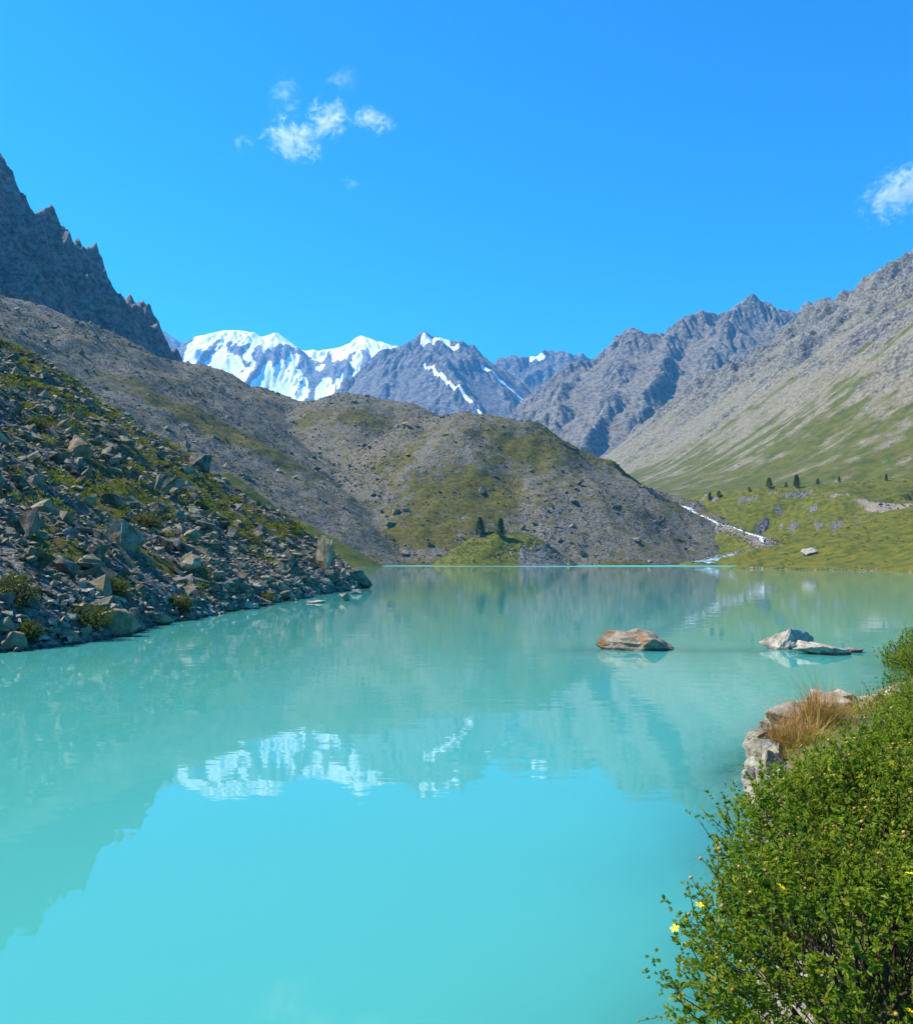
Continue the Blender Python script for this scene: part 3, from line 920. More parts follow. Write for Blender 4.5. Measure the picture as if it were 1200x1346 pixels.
# ---- near bank on the right and the bed of the lake in front of it
EDGE = [(-7, -14), (-0.9, 0.5), (0.9, 3), (1.9, 5), (2.6, 7), (3.2, 9), (3.6, 10.5), (4.9, 13), (7.2, 16), (9.9, 19), (11.2, 22.5), (13.2, 25), (18, 29), (30, 42), (60, 78), (100, 125)]
def bank():
    p = Patch(-9, 48, -14, 70, 0.27)
    X, Y = p.X, p.Y
    d, sd, _ = seg_dist(X + 0.5 * fbm(X / 2.5, Y / 2.5, 3, 601), Y + 0.5 * fbm(X / 2.5, Y / 2.5, 3, 602), EDGE)
    s = -d * sd
    land = 0.25 + 0.75 * (1 - np.exp(-np.maximum(s, 0) / 1.4)) + 0.03 * np.maximum(s, 0) + 0.1 * fbm(X / 1.5, Y / 1.5, 4, 603)
    bed = np.maximum(0.36 * np.minimum(s, 0), -2.2) + 0.10 * fbm(X / 1.2, Y / 1.2, 4, 604)
    h = np.where(s > 0, land, bed + 0.2 * np.exp(s / 0.3))
    # shoal joining the two rocks off the shore
    ds, _, _ = seg_dist(X, Y, [(3.6, 26.6), (5.6, 26.6), (8.4, 26.4), (11.5, 25.2)])
    h = np.maximum(h, -0.30 - 0.32 * np.maximum(ds - 0.2, 0) + 0.12 * fbm(X / 0.7, Y / 0.7, 3, 605))
    h = np.maximum(h, -2.5)
    p.H = h
    g = 0.7 + 0.5 * fbm(X / 2, Y / 2, 3, 606)
    keep = (s > -9) & (s < 10)
    p.build('lake_bank', M_BANK, [np.clip(g, 0, 1) * (h > 0.2), 0.5 * (h < 0.2), 0 * h], keep=keep)
    return p
P_BANK = bank()

# ---- the lake
def lake():
    xs = np.unique(np.concatenate([np.linspace(-420, -40, 20), np.linspace(-40, -18, 24), np.arange(-18, 16, 0.55), np.linspace(16, 120, 26), np.linspace(120, 420, 8)]))
    ys = np.unique(np.concatenate([np.linspace(-120, 2, 20), np.arange(2, 40, 0.55), np.linspace(40, 110, 60), np.linspace(110, 640, 20)]))
    X, Y = np.meshgrid(xs, ys)
    def inside(p):
        return (X > p.x0) & (X < p.x0 + (p.nx - 1) * p.cell) & (Y > p.y0) & (Y < p.y0 + (p.ny - 1) * p.cell)
    bed = np.full(X.shape, -9.0)
    for p in (P_SLOPE, P_BANK):
        b = p.sample(X, Y)
        bed = np.where(inside(p), np.maximum(bed, b), bed)
    clear = np.exp(np.minimum(bed, 0) / 0.22) * 0.85
    V = np.stack([X.ravel(), Y.ravel(), np.zeros(X.size)], -1)
    ny, nx = X.shape
    idx = np.arange(nx * ny).reshape(ny, nx)
    q = np.stack([idx[:-1, :-1], idx[:-1, 1:], idx[1:, 1:], idx[1:, :-1]], -1).reshape(-1, 4)
    me = raw_mesh('lake', V, q, True, {'mask': np.stack([clear.ravel()] * 3 + [np.ones(X.size)], -1)})
    o = link('lake', me, M_WATER)
    o['kind'] = 'structure'
lake()

# ================================================================== STREAM
def all_height(x, y):
    z = -9.0
    for p in (P_MOR, P_MEAD, P_KNOLL):
        if p.x0 < x < p.x0 + (p.nx - 1) * p.cell and p.y0 < y < p.y0 + (p.ny - 1) * p.cell:
            z = max(z, float(p.sample(x, y)))
    return z

def ribbon(name, path, widths, mat, lift, seed, sub=8):
    rng = random.Random(seed)
    P = []
    for i, (a, b) in enumerate(zip(path[:-1], path[1:])):
        for k in range(sub):
            f = k / sub
            P.append((a[0] + (b[0] - a[0]) * f, a[1] + (b[1] - a[1]) * f, widths[i] + (widths[i + 1] - widths[i]) * f))
    V, F = [], []
    for i, (x, y, w) in enumerate(P):
        j = min(i + 1, len(P) - 1); h = max(i - 1, 0)
        dx, dy = P[j][0] - P[h][0], P[j][1] - P[h][1]
        l = math.hypot(dx, dy) or 1
        nx, ny = -dy / l, dx / l
        w = w * rng.choice((0.25, 0.6, 1.0, 1.3))
        off = rng.uniform(-0.5, 0.5) * w * 0.8
        cz = all_height(x + nx * off, y + ny * off)
        for k in range(5):
            s = (k - 2) / 2 * w + off
            hz = max(cz, all_height(x + nx * s, y + ny * s))
            V.append((x + nx * s, y + ny * s, hz + lift * (1.0 if abs(k - 2) < 2 else -1.5) + rng.uniform(-0.08, 0.08)))
        if i:
            for k in range(4):
                a = (i - 1) * 5 + k
                F.append((a, a + 1, a + 6, a + 5))
    o = link(name, raw_mesh(name, np.array(V), np.array(F), True), mat)
    o['kind'] = 'structure'
    return o
ribbon('cascade', STREAM_TOP, [0.9, 2.8, 2.2, 0.6, 1.7, 0.4, 1.4, 1.9, 0.9], M_FOAM, 0.35, 3)
ribbon('stream', LOWER, [1.5, 2.2, 2.6, 3.2, 3.6, 4.2, 5.0, 6.0], M_STREAM, 0.3, 4)

# ================================================================== ROCKS
def project(P):
    P = np.asarray(P, float)
    c, s = math.cos(PITCH), math.sin(PITCH)
    z = P[..., 2] - CAM_H
    f = P[..., 1] * c + z * s; up = -P[..., 1] * s + z * c
    return 600 + FPX * P[..., 0] / f, 673 - FPX * up / f

def visible(p, Q, lift):
    """which of the points (raised by lift) the camera can see over the patch"""
    ok = np.ones(len(Q), bool)
    T = Q + np.array([0, 0, 1.0]) * lift[:, None]
    for f in np.linspace(0.15, 0.97, 50):
        x, y, z = T[:, 0] * f, T[:, 1] * f, CAM_H + (T[:, 2] - CAM_H) * f
        ok &= z > p.sample(x, y) - 0.05
    return ok

def slope_rocks():
    rng = np.random.default_rng(5)
    p = P_SLOPE
    n = 80000
    Y = rng.uniform(0, 1, n) ** 1.25 * 108 + 14
    X = -8 - rng.uniform(0, 1, n) * 62
    H = p.sample(X, Y)
    d, sd, _ = seg_dist(X, Y, SHORE_L + [(-6.6, 120), (-4, 190)])
    s1 = d * sd
    ok = (s1 > -0.6) & (H > -0.35)
    X, Y, H, s1 = X[ok], Y[ok], H[ok], s1[ok]
    n = len(X)
    size = 0.10 * (1 - rng.uniform(0, 0.9998, n)) ** -0.36
    size = np.clip(size * (0.75 + 0.5 * sstep(15, 80, Y)), 0.07, 0.62)
    gr = p.sample(X, Y, p.grass)
    keep = rng.uniform(0, 1, n) > 0.85 * sstep(0.45, 0.7, gr)
    X, Y, H, s1, size = X[keep], Y[keep], H[keep], s1[keep], size[keep]
    S = size[:, None] * rng.uniform(0.6, 1.35, (len(X), 3)) * np.array([1.25, 0.95, 0.55])
    P = np.stack([X, Y, H + 0.25 * size], -1)
    u, v = project(P)
    vis = visible(p, P, size) & (u > -60)
    score = size / Y * np.where(vis & (u > 0) & (u < 1200), 1, 0)
    order = np.argsort(-score)
    big = order[:265]
    rest = np.setdiff1d(np.nonzero(vis | (rng.uniform(0, 1, len(X)) < 0.06))[0], big)
    o = scatter_rocks('slope_rubble', P[rest], S[rest], M_RUBBLE, SMALL, 6, 0.5)
    tag(o, 'grey angular rubble covering the steep slope left of the lake', 'rubble', kind='stuff')
    kinds = []
    for k in range(18):
        sh = [('slab', (1.35, 1.0, 0.5)), ('block', (1.0, 0.95, 0.85)), ('wedge', (1.25, 0.75, 0.75))][k % 3]
        me = hero_rock('boulder', 40 + k, sh[1], npts=10 + k % 4, cuts=1, rough=0.03, tint=0.0, box=0.65 if k % 3 < 2 else 0.25, bev=0.0)
        me.materials.append(M_BOULDER)
        kinds.append((sh[0], me))
    TONE = [(0.0, 'dark grey'), (1 / 6, 'grey'), (2 / 6, 'pale grey'), (0.5, 'mid grey'), (4 / 6, 'light grey'), (5 / 6, 'brownish'), (0.97, 'slate grey')]
    for j, i in enumerate(big):
        sh, me = kinds[rng.integers(0, len(kinds))]
        o = bpy.data.objects.new('boulder', me)
        tn = TONE[rng.choice(7, p=[.16, .2, .14, .2, .1, .06, .14])]
        o.color = (tn[0], 0, 0, 1)
        sc = size[i] * 1.25
        o.scale = (sc * rng.uniform(0.9, 1.2), sc * rng.uniform(0.8, 1.1), sc * rng.uniform(0.75, 1.15))
        o.rotation_euler = (rng.normal(0, 0.3), 0.45 + rng.normal(0, 0.35), rng.uniform(0, 6.28))
        o.location = P[i] - np.array([0, 0, 0.05 * sc])
        COL.objects.link(o)
        szw = 'big' if size[i] > 0.62 else ('mid-sized' if size[i] > 0.4 else 'small')
        hw = 'by the water' if s1[i] < 2.5 else ('low down' if s1[i] < 9 else ('halfway up' if s1[i] < 18 else 'high up'))
        lw = ['far left', 'left of centre', 'right of centre', 'near the tip'][min(3, int(u[i] / 125))]
        tag(o, f'{szw} {tn[1]} rock {sh} {hw} on the rocky slope, {lw}', 'boulder', 'boulders on the rocky slope')
    return kinds
KINDS = slope_rocks()

def marked_rock(u, v, wpx, hpx, patch, label, seed, mat, tint, depth=0.8, npts=13, box=0.5, rot=0.0, lean=0.0, sink=0.2, Y=None, z0=None, group=None, cuts=2, name='boulder'):
    q = patch.hit(u, v) if patch is not None else np.array(at(u, v, Y))
    if q is None:
        return None
    if z0 is not None:
        q[2] = z0
    w = wpx * q[1] / FPX; h = hpx * q[1] / FPX
    me = hero_rock(name, seed, (w * 0.56, w * 0.56 * depth, h * 0.62), npts, cuts, 0.035, tint, box)
    o = link(name, me, mat)
    o.location = (q[0], q[1] + w * 0.3 * depth, q[2] + h * (0.5 - sink))
    o.rotation_euler = (0, lean, rot)
    o.color = (0.0, 0, 0, 1)
    return tag(o, label, 'boulder', group)

SR = 'boulders on the rocky slope'
for a in ((428, 752, 34, 62, 'tall pale slab standing on the slope just above the tip', 901, M_BOULDER, 0.66, 0.6, 9, 0.6, -0.6, -0.22),
          (328, 806, 26, 22, 'pale pointed rock at the foot of the slope, lapped by the water', 902, M_PALE, 0.3, 0.8, 8, 0.2, 0.4, 0.0),
          (24, 702, 52, 50, 'large slate-grey block near the left edge of the rocky slope', 903, M_BOULDER, 0.97, 0.8, 11, 0.8, 0.3, 0.2),
          (104, 602, 50, 42, 'large brownish boulder high on the slope with lichen on it', 904, M_BOULDER, 0.80, 0.8, 12, 0.6, 0.1, 0.25),
          (212, 650, 40, 36, 'squarish grey boulder in the middle of the rocky slope', 905, M_BOULDER, 0.18, 0.8, 10, 0.8, 0.5, 0.3),
          (160, 718, 56, 44, 'broad pale grey boulder on the lower middle of the rocky slope', 906, M_BOULDER, 0.36, 0.7, 14, 0.5, 0.2, 0.3),
          (82, 754, 46, 32, 'dull green-grey block above the dwarf shrubs on the slope', 907, M_BOULDER, 0.97, 0.9, 10, 0.8, -0.2, 0.2),
          (120, 750, 42, 24, 'long light slab tilted downhill beside the green-grey block', 908, M_BOULDER, 0.64, 0.5, 10, 0.7, 0.0, 0.6),
          (226, 586, 66, 36, 'long dark slab lying along the crest of the rocky slope', 909, M_BOULDER, 0.05, 0.6, 12, 0.7, 0.3, 0.55),
          (258, 618, 40, 34, 'dark boulder jutting out near the crest of the slope', 910, M_BOULDER, 0.02, 0.8, 12, 0.6, 0.6, 0.3),
          (10, 862, 44, 40, 'rusty brown boulder at the waterline at the left edge', 911, M_RUST, 0.2, 0.8, 12, 0.5, 0.2, 0.1),
          (150, 832, 70, 38, 'cracked pale outcrop at the waterline below the dwarf shrubs', 912, M_BOULDER, 0.66, 0.4, 16, 0.8, 0.1, 0.1),
          (205, 822, 46, 24, 'low grey outcrop at the waterline right of the pale outcrop', 913, M_BOULDER, 0.34, 0.5, 14, 0.7, -0.1, 0.1),
          (470, 772, 44, 30, 'dark rock at the very tip of the slope, dipping into the lake', 914, M_BOULDER, 0.03, 0.6, 12, 0.5, 0.4, 0.5)):
    u, v, w, h, lab, sd_, mt, tn, dp, np_, bx_, rt, ln = a
    marked_rock(u, v, w, h, P_SLOPE, lab, sd_, mt, tn, dp, np_, bx_, rt, ln, group=SR)
for (u, v, w, h, lab, sd_, mt) in ((452, 790, 18, 14, 'small rust and white rock standing in the water off the tip', 921, M_RUST), (468, 781, 18, 10, 'low white rock in the water closest to the tip', 922, M_PALE),
                                   (415, 793, 34, 8, 'flat pale rock awash at the waterline short of the tip', 923, M_PALE), (447, 777, 20, 12, 'small grey rock at the waterline just behind the rust and white one', 924, M_BOULDER)):
    d = ray(u, v); t_ = -CAM_H / d[2]
    marked_rock(u, v, w, h, None, lab, sd_, mt, 0.3, 0.7, 9, 0.4, 0.3, 0.0, sink=0.25, Y=d[1] * t_, z0=0.0, group='rocks in the water off the slope')

# pebbles and stones along the water's edge of the slope
def shore_stones():
    rng = np.random.default_rng(8)
    n = 2600
    k = rng.integers(0, len(SHORE_L) - 1, n); f = rng.uniform(0, 1, n)
    A = np.array(SHORE_L)
    Q = A[k] + (A[k + 1] - A[k]) * f[:, None]
    X = Q[:, 0] - rng.normal(0.35, 0.75, n); Y = Q[:, 1]
    H = P_SLOPE.sample(X, Y)
    ok = (H > -0.25) & (Y > 12)
    X, Y, H = X[ok], Y[ok], H[ok]
    s = rng.uniform(0.06, 0.20, len(X)) * (0.8 + Y / 70)
    S = s[:, None] * rng.uniform(0.6, 1.3, (len(X), 3)) * np.array([1.2, 1, 0.6])
    o = scatter_rocks('shore_stones', np.stack([X, Y, H + 0.3 * s], -1), S, M_PALE_SHORE, SMALL, 9, 0.5)
    tag(o, 'pale stones strewn along the waterline of the rocky slope', 'stones', kind='stuff')
M_PALE_SHORE = mat_rock('shore_stone', [(0.150, 0.132, 0.104), (0.330, 0.277, 0.208), (0.220, 0.188, 0.146), (0.450, 0.371, 0.272), (0.260, 0.188, 0.123)], 0.05, 0.3, (0.200, 0.160, 0.060), 0.2, wet=0.07)
shore_stones()

def moraine_rocks():
    rng = np.random.default_rng(15)
    p = P_MOR
    n = 66000
    X = rng.uniform(-330, 250, n); Y = rng.uniform(400, 800, n)
    H = p.sample(X, Y)
    gr = p.sample(X, Y, p.grass)
    den = 0.25 + 0.75 * sstep(-0.15, 0.25, fbm(X / 40, Y / 40, 3, 91))
    ok = (H > 0.2) & (rng.uniform(0, 1, n) < den * (1 - 0.6 * sstep(0.4, 0.8, gr)))
    X, Y, H = X[ok], Y[ok], H[ok]
    size = np.clip(0.42 * (1 - rng.uniform(0, 0.9995, len(X))) ** -0.30, 0.4, 3.4)
    P = np.stack([X, Y, H + 0.25 * size], -1)
    u, v = project(P)
    vis = visible(p, P, size) & (u > -30) & (u < 1230)
    # hidden behind the near slope
    T = P.copy()
    hid = np.zeros(len(P), bool)
    for f in np.linspace(0.03, 0.4, 60):
        x, y, z = T[:, 0] * f, T[:, 1] * f, CAM_H + (T[:, 2] - CAM_H) * f
        ins = (x > P_SLOPE.x0) & (y < P_SLOPE.y0 + (P_SLOPE.ny - 1) * P_SLOPE.cell) & (y > P_SLOPE.y0) & (x < 2)
        hid |= ins & (z < P_SLOPE.sample(x, y) - 2)
    vis &= ~hid
    P, size, u, v, X, Y = P[vis], size[vis], u[vis], v[vis], X[vis], Y[vis]
    S = size[:, None] * rng.uniform(0.65, 1.3, (len(X), 3)) * np.array([1.1, 1, 0.75])
    order = np.argsort(-size / Y)
    big = order[:70]; rest = order[70:]
    print('moraine rocks', len(rest))
    o = scatter_rocks('moraine_rubble', P[rest], S[rest], M_MORROCK, TINY, 16, 0.6)
    tag(o, 'grey boulder field strewn over the brown moraine hills', 'rubble', kind='stuff')
    for i in big:
        sh, me = KINDS[rng.integers(0, len(KINDS))]
        o = bpy.data.objects.new('moraine_boulder', me)
        tn = [(1 / 6, 'grey'), (2 / 6, 'pale grey'), (0.0, 'dark grey'), (4 / 6, 'light grey')][rng.integers(0, 4)]
        o.color = (tn[0], 0, 0, 1)
        o.scale = tuple(S[i] * 1.15)
        o.rotation_euler = (rng.normal(0, 0.3), rng.normal(0, 0.3), rng.uniform(0, 6.28))
        o.location = P[i]
        COL.objects.link(o)
        where = 'left moraine hill' if u[i] < 440 else ('middle moraine hill' if u[i] < 640 else 'right moraine hill')
        hw = 'near the top' if v[i] < 570 else ('halfway up' if v[i] < 650 else 'near the foot')
        tag(o, f'{tn[1]} rock {sh} {hw} of the {where}', 'boulder', 'large boulders on the moraine')
moraine_rocks()

def few_rocks(name, n, patch, box, size, mat, seed, label, mask=None):
    rng = np.random.default_rng(seed)
    X = rng.uniform(box[0], box[1], n); Y = rng.uniform(box[2], box[3], n)
    H = patch.sample(X, Y)
    ok = (H > -0.2)
    if mask is not None:
        ok &= mask(X, Y, H)
    X, Y, H = X[ok], Y[ok], H[ok]
    s = rng.uniform(size[0], size[1], len(X)) ** 1.0
    S = s[:, None] * rng.uniform(0.6, 1.3, (len(X), 3)) * np.array([1.15, 1, 0.7])
    o = scatter_rocks(name, np.stack([X, Y, H + 0.2 * s], -1), S, mat, TINY, seed, 0.5)
    return tag(o, label, 'stones', kind='stuff')
few_rocks('knoll_rocks', 700, P_KNOLL, (22, 58, 425, 470), (0.3, 1.1), M_RUBBLE, 31, 'dark rocks on the right flank of the green knoll', lambda x, y, h: h < 11)
few_rocks('knoll_stones', 160, P_KNOLL, (-8, 40, 420, 470), (0.3, 0.9), M_PALE_SHORE, 35, 'pale stones scattered over the turf of the green knoll', lambda x, y, h: h > 0.8)
few_rocks('meadow_shore_stones', 5000, P_MEAD, (40, 160, 180, 300), (0.2, 0.55), M_PALE_SHORE, 32, 'pale stones along the shore of the right meadow', lambda x, y, h: h < 0.45)
few_rocks('stream_stones', 5000, P_MEAD, (120, 200, 470, 620), (0.3, 1.1), M_PALE_SHORE, 33, 'grey stones lining the cascade and the stream', lambda x, y, h: seg_dist(x, y, STREAM_TOP + LOWER)[0] < 9)
few_rocks('terrace_rocks', 2200, P_MEAD, (215, 420, 470, 640), (0.5, 1.6), M_MORROCK, 34, 'broken rocks along the bands below the green terrace', lambda x, y, h: P_MEAD.sample(x, y, P_MEAD.grass) < 0.25)
marked_rock(1067, 729, 26, 12, P_MEAD, 'pale boulder half sunk in the green meadow on the right', 941, M_PALE, 0.3, 0.8, 12, 0.5, 0.2, 0.0)

# ---- the rocks that stand in the lake on the right
def water_rock(name, u, v, w, h, mat, seed, label, depth, dv=0, lean=(0, 0, 0), npts=14, box=0.6, tint=0.2, rough=0.03):
    d = ray(u, v); t_ = -CAM_H / d[2]
    Y = d[1] * t_
    W, Hh = w * Y / FPX, h * Y / FPX
    me = hero_rock(name, seed, (W * 0.55, W * 0.5 * depth, Hh * 0.95), npts, 3, rough * 1.4, tint, box, 0.09)
    o = link(name, me, mat, loc=(d[0] * t_, Y + W * 0.25 * depth, 0.02))
    o.rotation_euler = lean
    return tag(o, label, 'rock', 'rocks in the lake')
water_rock('lake_rock', 848, 855, 128, 35, M_RUST, 951, 'long low rock with rusty orange lichen standing alone in the lake', 0.6, lean=(0.0, 0.10, 0.15), npts=13, box=0.3)
water_rock('lake_rock', 1046, 853, 96, 31, M_PALE, 955, 'pale peaked rock in the lake left of the smaller one', 0.75, lean=(0.1, 0.2, 0.3), npts=9, box=0.2)
water_rock('lake_rock', 1083, 861, 80, 20, M_PALE, 958, 'low white-grey rock in front of the pale peaked rock', 0.7, lean=(0, 0.12, -0.2), npts=10, box=0.2)
water_rock('lake_rock', 1128, 858, 34, 6, M_RUST, 961, 'low mossy stone between the white rock and the shrubs', 0.8)

# ---- pale outcrop on the bank under the dry grass
def outcrop():
    root = empty('shore_outcrop', (4.4, 11.2, 0))
    rng = random.Random(4)
    k = 0
    for (u, v, Y, w, h, dp) in ((1000, 985, 10.6, 62, 60, 1.2), (1018, 1005, 10.1, 52, 70, 0.9), (1022, 965, 11.2, 70, 52, 1.2), (1050, 940, 11.9, 90, 52, 1.1), (1095, 922, 12.7, 90, 40, 1.0), (1140, 918, 13.2, 80, 34, 1.0), (1030, 1040, 9.8, 60, 60, 0.9), (1075, 985, 11.2, 110, 70, 1.0), (1180, 915, 13.6, 70, 40, 1.0), (1008, 1030, 9.9, 34, 40, 0.8), (992, 1000, 10.2, 26, 24, 1.0), (1004, 1015, 10.0, 30, 26, 1.0), (996, 965, 10.9, 30, 22, 1.0), (1024, 1000, 10.1, 28, 24, 1.0), (1018, 985, 10.3, 32, 22, 1.0), (1032, 1015, 9.9, 30, 22, 1.0), (1060, 925, 12.4, 34, 18, 1.0), (1110, 912, 13.0, 40, 18, 1.0), (1010, 950, 11.3, 34, 20, 1.0), (985, 1012, 10.1, 22, 14, 1.0)):
        q = at(u, v, Y)
        W, Hh = w * Y / FPX, h * Y / FPX
        me = hero_rock('rock_piece', 970 + k, (W * 0.55, W * 0.5 * dp, Hh * 0.75), 11 + k % 4, 2, 0.04, rng.uniform(0.1, 0.9), 0.5, 0.07)
        o = link('rock_piece', me, M_OUT, root)
        o.location = Vector((q[0], q[1] + W * 0.2, q[2] - Hh * 0.35)) - Vector(root.location)
        o.rotation_euler = (rng.uniform(-.2, .2), rng.uniform(-.25, .25), rng.uniform(0, 6))
        k += 1
    tag(root, 'pale lichen-covered outcrop at the edge of the bank below the dry grass', 'rock')
M_OUT = mat_rock('outcrop_rock', [(0.328, 0.268, 0.173), (0.459, 0.384, 0.252), (0.385, 0.316, 0.205)], 0.07, 0.30, (0.213, 0.184, 0.050), 0.6, wet=0.12)
outcrop()

# ================================================================== PLANTS
def leaf_mesh(name, C, D, L, Wd, col, mat, parent=None, seed=0, fold=0.25, loc=None):
    """rhombic leaves: base C, direction D, length L, width Wd (arrays), folded along the midrib"""
    rng = np.random.default_rng(seed)
    n = len(C)
    D = D / (np.linalg.norm(D, axis=1, keepdims=True) + 1e-9)
    A = rng.normal(0, 0.55, (n, 3)) + np.array([-0.25, -0.15, 0.9])
    S = np.cross(D, A); S /= (np.linalg.norm(S, axis=1, keepdims=True) + 1e-9)
    N = np.cross(S, D)
    L = L[:, None]; Wd = Wd[:, None]
    base = C; tip = C + D * L - N * L * 0.12
    mid = C + D * L * 0.55
    l = mid + S * Wd * 0.5 + N * Wd * fold; r = mid - S * Wd * 0.5 + N * Wd * fold
    V = np.stack([base, l, tip, r], 1).reshape(-1, 3)
    if loc is not None:
        V = V - np.array(loc)
    k = np.arange(n)[:, None] * 4
    F = np.concatenate([k + np.array([0, 2, 1]), k + np.array([0, 3, 2])], 0)
    cc = np.repeat(col, 4, axis=0)
    me = raw_mesh(name, V, F, False, {'mask': cc})
    return link(name, me, mat, parent)

def tube_mesh(paths, radii, sides=4):
    Vs, Fs, off = [], [], 0
    for P, Rr in zip(paths, radii):
        m = len(P)
        for i in range(m):
            t = np.array(P[min(i + 1, m - 1)]) - np.array(P[max(i - 1, 0)])
            t = t / (np.linalg.norm(t) + 1e-9)
            a = np.cross(t, [0.3, 0.9, 0.2]); a /= np.linalg.norm(a) + 1e-9
            b = np.cross(t, a)
            for k in range(sides):
                an = 2 * math.pi * k / sides
                Vs.append(np.array(P[i]) + (a * math.cos(an) + b * math.sin(an)) * Rr[i])
        for i in range(m - 1):
            for k in range(sides):
                q = off + i * sides
                Fs.append((q + k, q + (k + 1) % sides, q + sides + (k + 1) % sides, q + sides + k))
        off += m * sides
    return np.array(Vs), np.array(Fs)

def shrub(name, lobes, ntwig, leaflen, seed, label, nper=9, seeds=0, base=None, group=None, mat=None, sprigs=0, leafpal=None):
    """dense leafy shrub: stems, foliage, seed heads"""
    rng = np.random.default_rng(seed)
    mat = mat or M_LEAF
    base = base or (sum(l[0][0] for l in lobes) / len(lobes), sum(l[0][1] for l in lobes) / len(lobes), max(0.1, min(l[0][2] - l[1][2] for l in lobes)))
    root = empty(name, base)
    tot = sum(l[1][0] * l[1][1] for l in lobes)
    T, N = [], []
    for (c, r) in lobes:
        m = int(ntwig * r[0] * r[1] / tot)
        d = rng.normal(0, 1, (m, 3)); d /= np.linalg.norm(d, axis=1, keepdims=True)
        d[:, 2] = np.where(d[:, 2] < -0.75, -d[:, 2], d[:, 2])
        rad = np.clip(rng.normal(0.90, 0.12, m), 0.45, 1.16)
        lump = 1 + 0.16 * np.array([mnoise.noise(Vector((x * 3.1 + c[0], y * 3.1 + c[1], z * 3.1))) for x, y, z in d])
        q = np.array(c) + d * np.array(r) * (rad * lump)[:, None]
        n_ = d / np.array(r); n_ /= np.linalg.norm(n_, axis=1, keepdims=True)
        keep = np.ones(m, bool)
        for (c2, r2) in lobes:
            if c2 is c: continue
            e = (((q - np.array(c2)) / np.array(r2)) ** 2).sum(1)
            keep &= e > 0.55
        T.append(q[keep]); N.append(n_[keep])
    T = np.concatenate(T); N = np.concatenate(N)
    if sprigs:
        i = rng.integers(0, len(T), sprigs)
        e = T[i] + N[i] * rng.uniform(0.04, 0.16, sprigs)[:, None] + np.array([0, 0, 1]) * rng.uniform(0.0, 0.07, sprigs)[:, None]
        T = np.concatenate([T, e]); N = np.concatenate([N, N[i]])
    m = len(T)
    TD = N * 0.7 + rng.normal(0, 0.45, (m, 3)) + np.array([0, 0, 0.75])
    TD /= np.linalg.norm(TD, axis=1, keepdims=True)
    tl = leaflen * rng.uniform(3.5, 7.0, m)
    # leaves along each twig
    ti = np.repeat(np.arange(m), nper)
    f = np.tile(np.linspace(0.1, 1.0, nper), m) + rng.normal(0, 0.05, m * nper)
    C0 = T[ti] - TD[ti] * (tl[ti] * 0.5)[:, None] + TD[ti] * (tl[ti] * f)[:, None]
    sidev = rng.normal(0, 1, (len(ti), 3))
    LD = TD[ti] * 0.5 + sidev / np.linalg.norm(sidev, axis=1, keepdims=True) * 0.9
    # three leaflets per leaf
    C = np.repeat(C0, 3, 0); LDr = np.repeat(LD, 3, 0) + rng.normal(0, 0.45, (len(ti) * 3, 3))
    Ln = leaflen * np.repeat(rng.uniform(0.6, 1.2, m)[ti], 3) * rng.uniform(0.7, 1.2, len(C))
    tc = np.clip(rng.normal(0.45, 0.25, m), 0, 1)[ti]
    ty = np.clip(rng.normal(0.20, 0.24, m), 0, 0.95)[ti]
    col = np.stack([np.repeat(np.clip(tc + 0.2 * (f - 0.5) + rng.normal(0, .12, len(ti)), 0, 1), 3), np.repeat(ty * np.clip(f, 0, 1), 3), np.zeros(len(C)), np.ones(len(C))], -1)
    leaf_mesh('foliage', C, LDr, Ln, Ln * rng.uniform(0.42, 0.62, len(C)), col, mat, root, seed, loc=base)['kind'] = 'stuff'
    # stems: from the base out to some twigs, plus the twigs themselves
    paths, radii = [], []
    for i in rng.choice(m, min(m, max(30, ntwig // 110)), replace=False):
        a = np.array(base) + np.array([rng.normal(0, .06), rng.normal(0, .06), 0.0])
        b = T[i]
        # start from the nearest lobe's foot
        k = int(np.argmin([np.linalg.norm((b - np.array(l[0]))[:2]) for l in lobes]))
        a = np.array([lobes[k][0][0] + rng.normal(0, .1), lobes[k][0][1] + rng.normal(0, .1), base[2]])
        mid = a * 0.45 + b * 0.55 + np.array([0, 0, 0.12]) + rng.normal(0, .05, 3)
        paths.append([a, a * 0.7 + mid * 0.3 + rng.normal(0, .02, 3), mid, b, b + TD[i] * tl[i] * 0.5]); w = leaflen * 0.32
        radii.append([w * 1.6, w * 1.3, w, w * 0.5, w * 0.25])
    for i in range(0, m, 5):
        paths.append([T[i] - TD[i] * tl[i] * 1.6 - N[i] * tl[i] * 0.5, T[i] - TD[i] * tl[i] * 0.4, T[i] + TD[i] * tl[i] * 0.5])
        radii.append([leaflen * 0.12, leaflen * 0.1, leaflen * 0.05])
    if seeds:
        si = rng.integers(0, m, seeds)
        se = T[si] + TD[si] * (tl[si] * rng.uniform(0.55, 0.9, seeds))[:, None] + N[si] * leaflen * 0.6
        for i, e in zip(si, se):
            paths.append([T[i] + TD[i] * tl[i] * 0.1, (T[i] + TD[i] * tl[i] * 0.1 + e) / 2, e]); radii.append([leaflen * 0.06, leaflen * 0.05, leaflen * 0.04])
    V, F = tube_mesh(paths, radii, 3)
    link('stems', raw_mesh('stems', V - np.array(base), F, True), M_BARK, root)['kind'] = 'stuff'
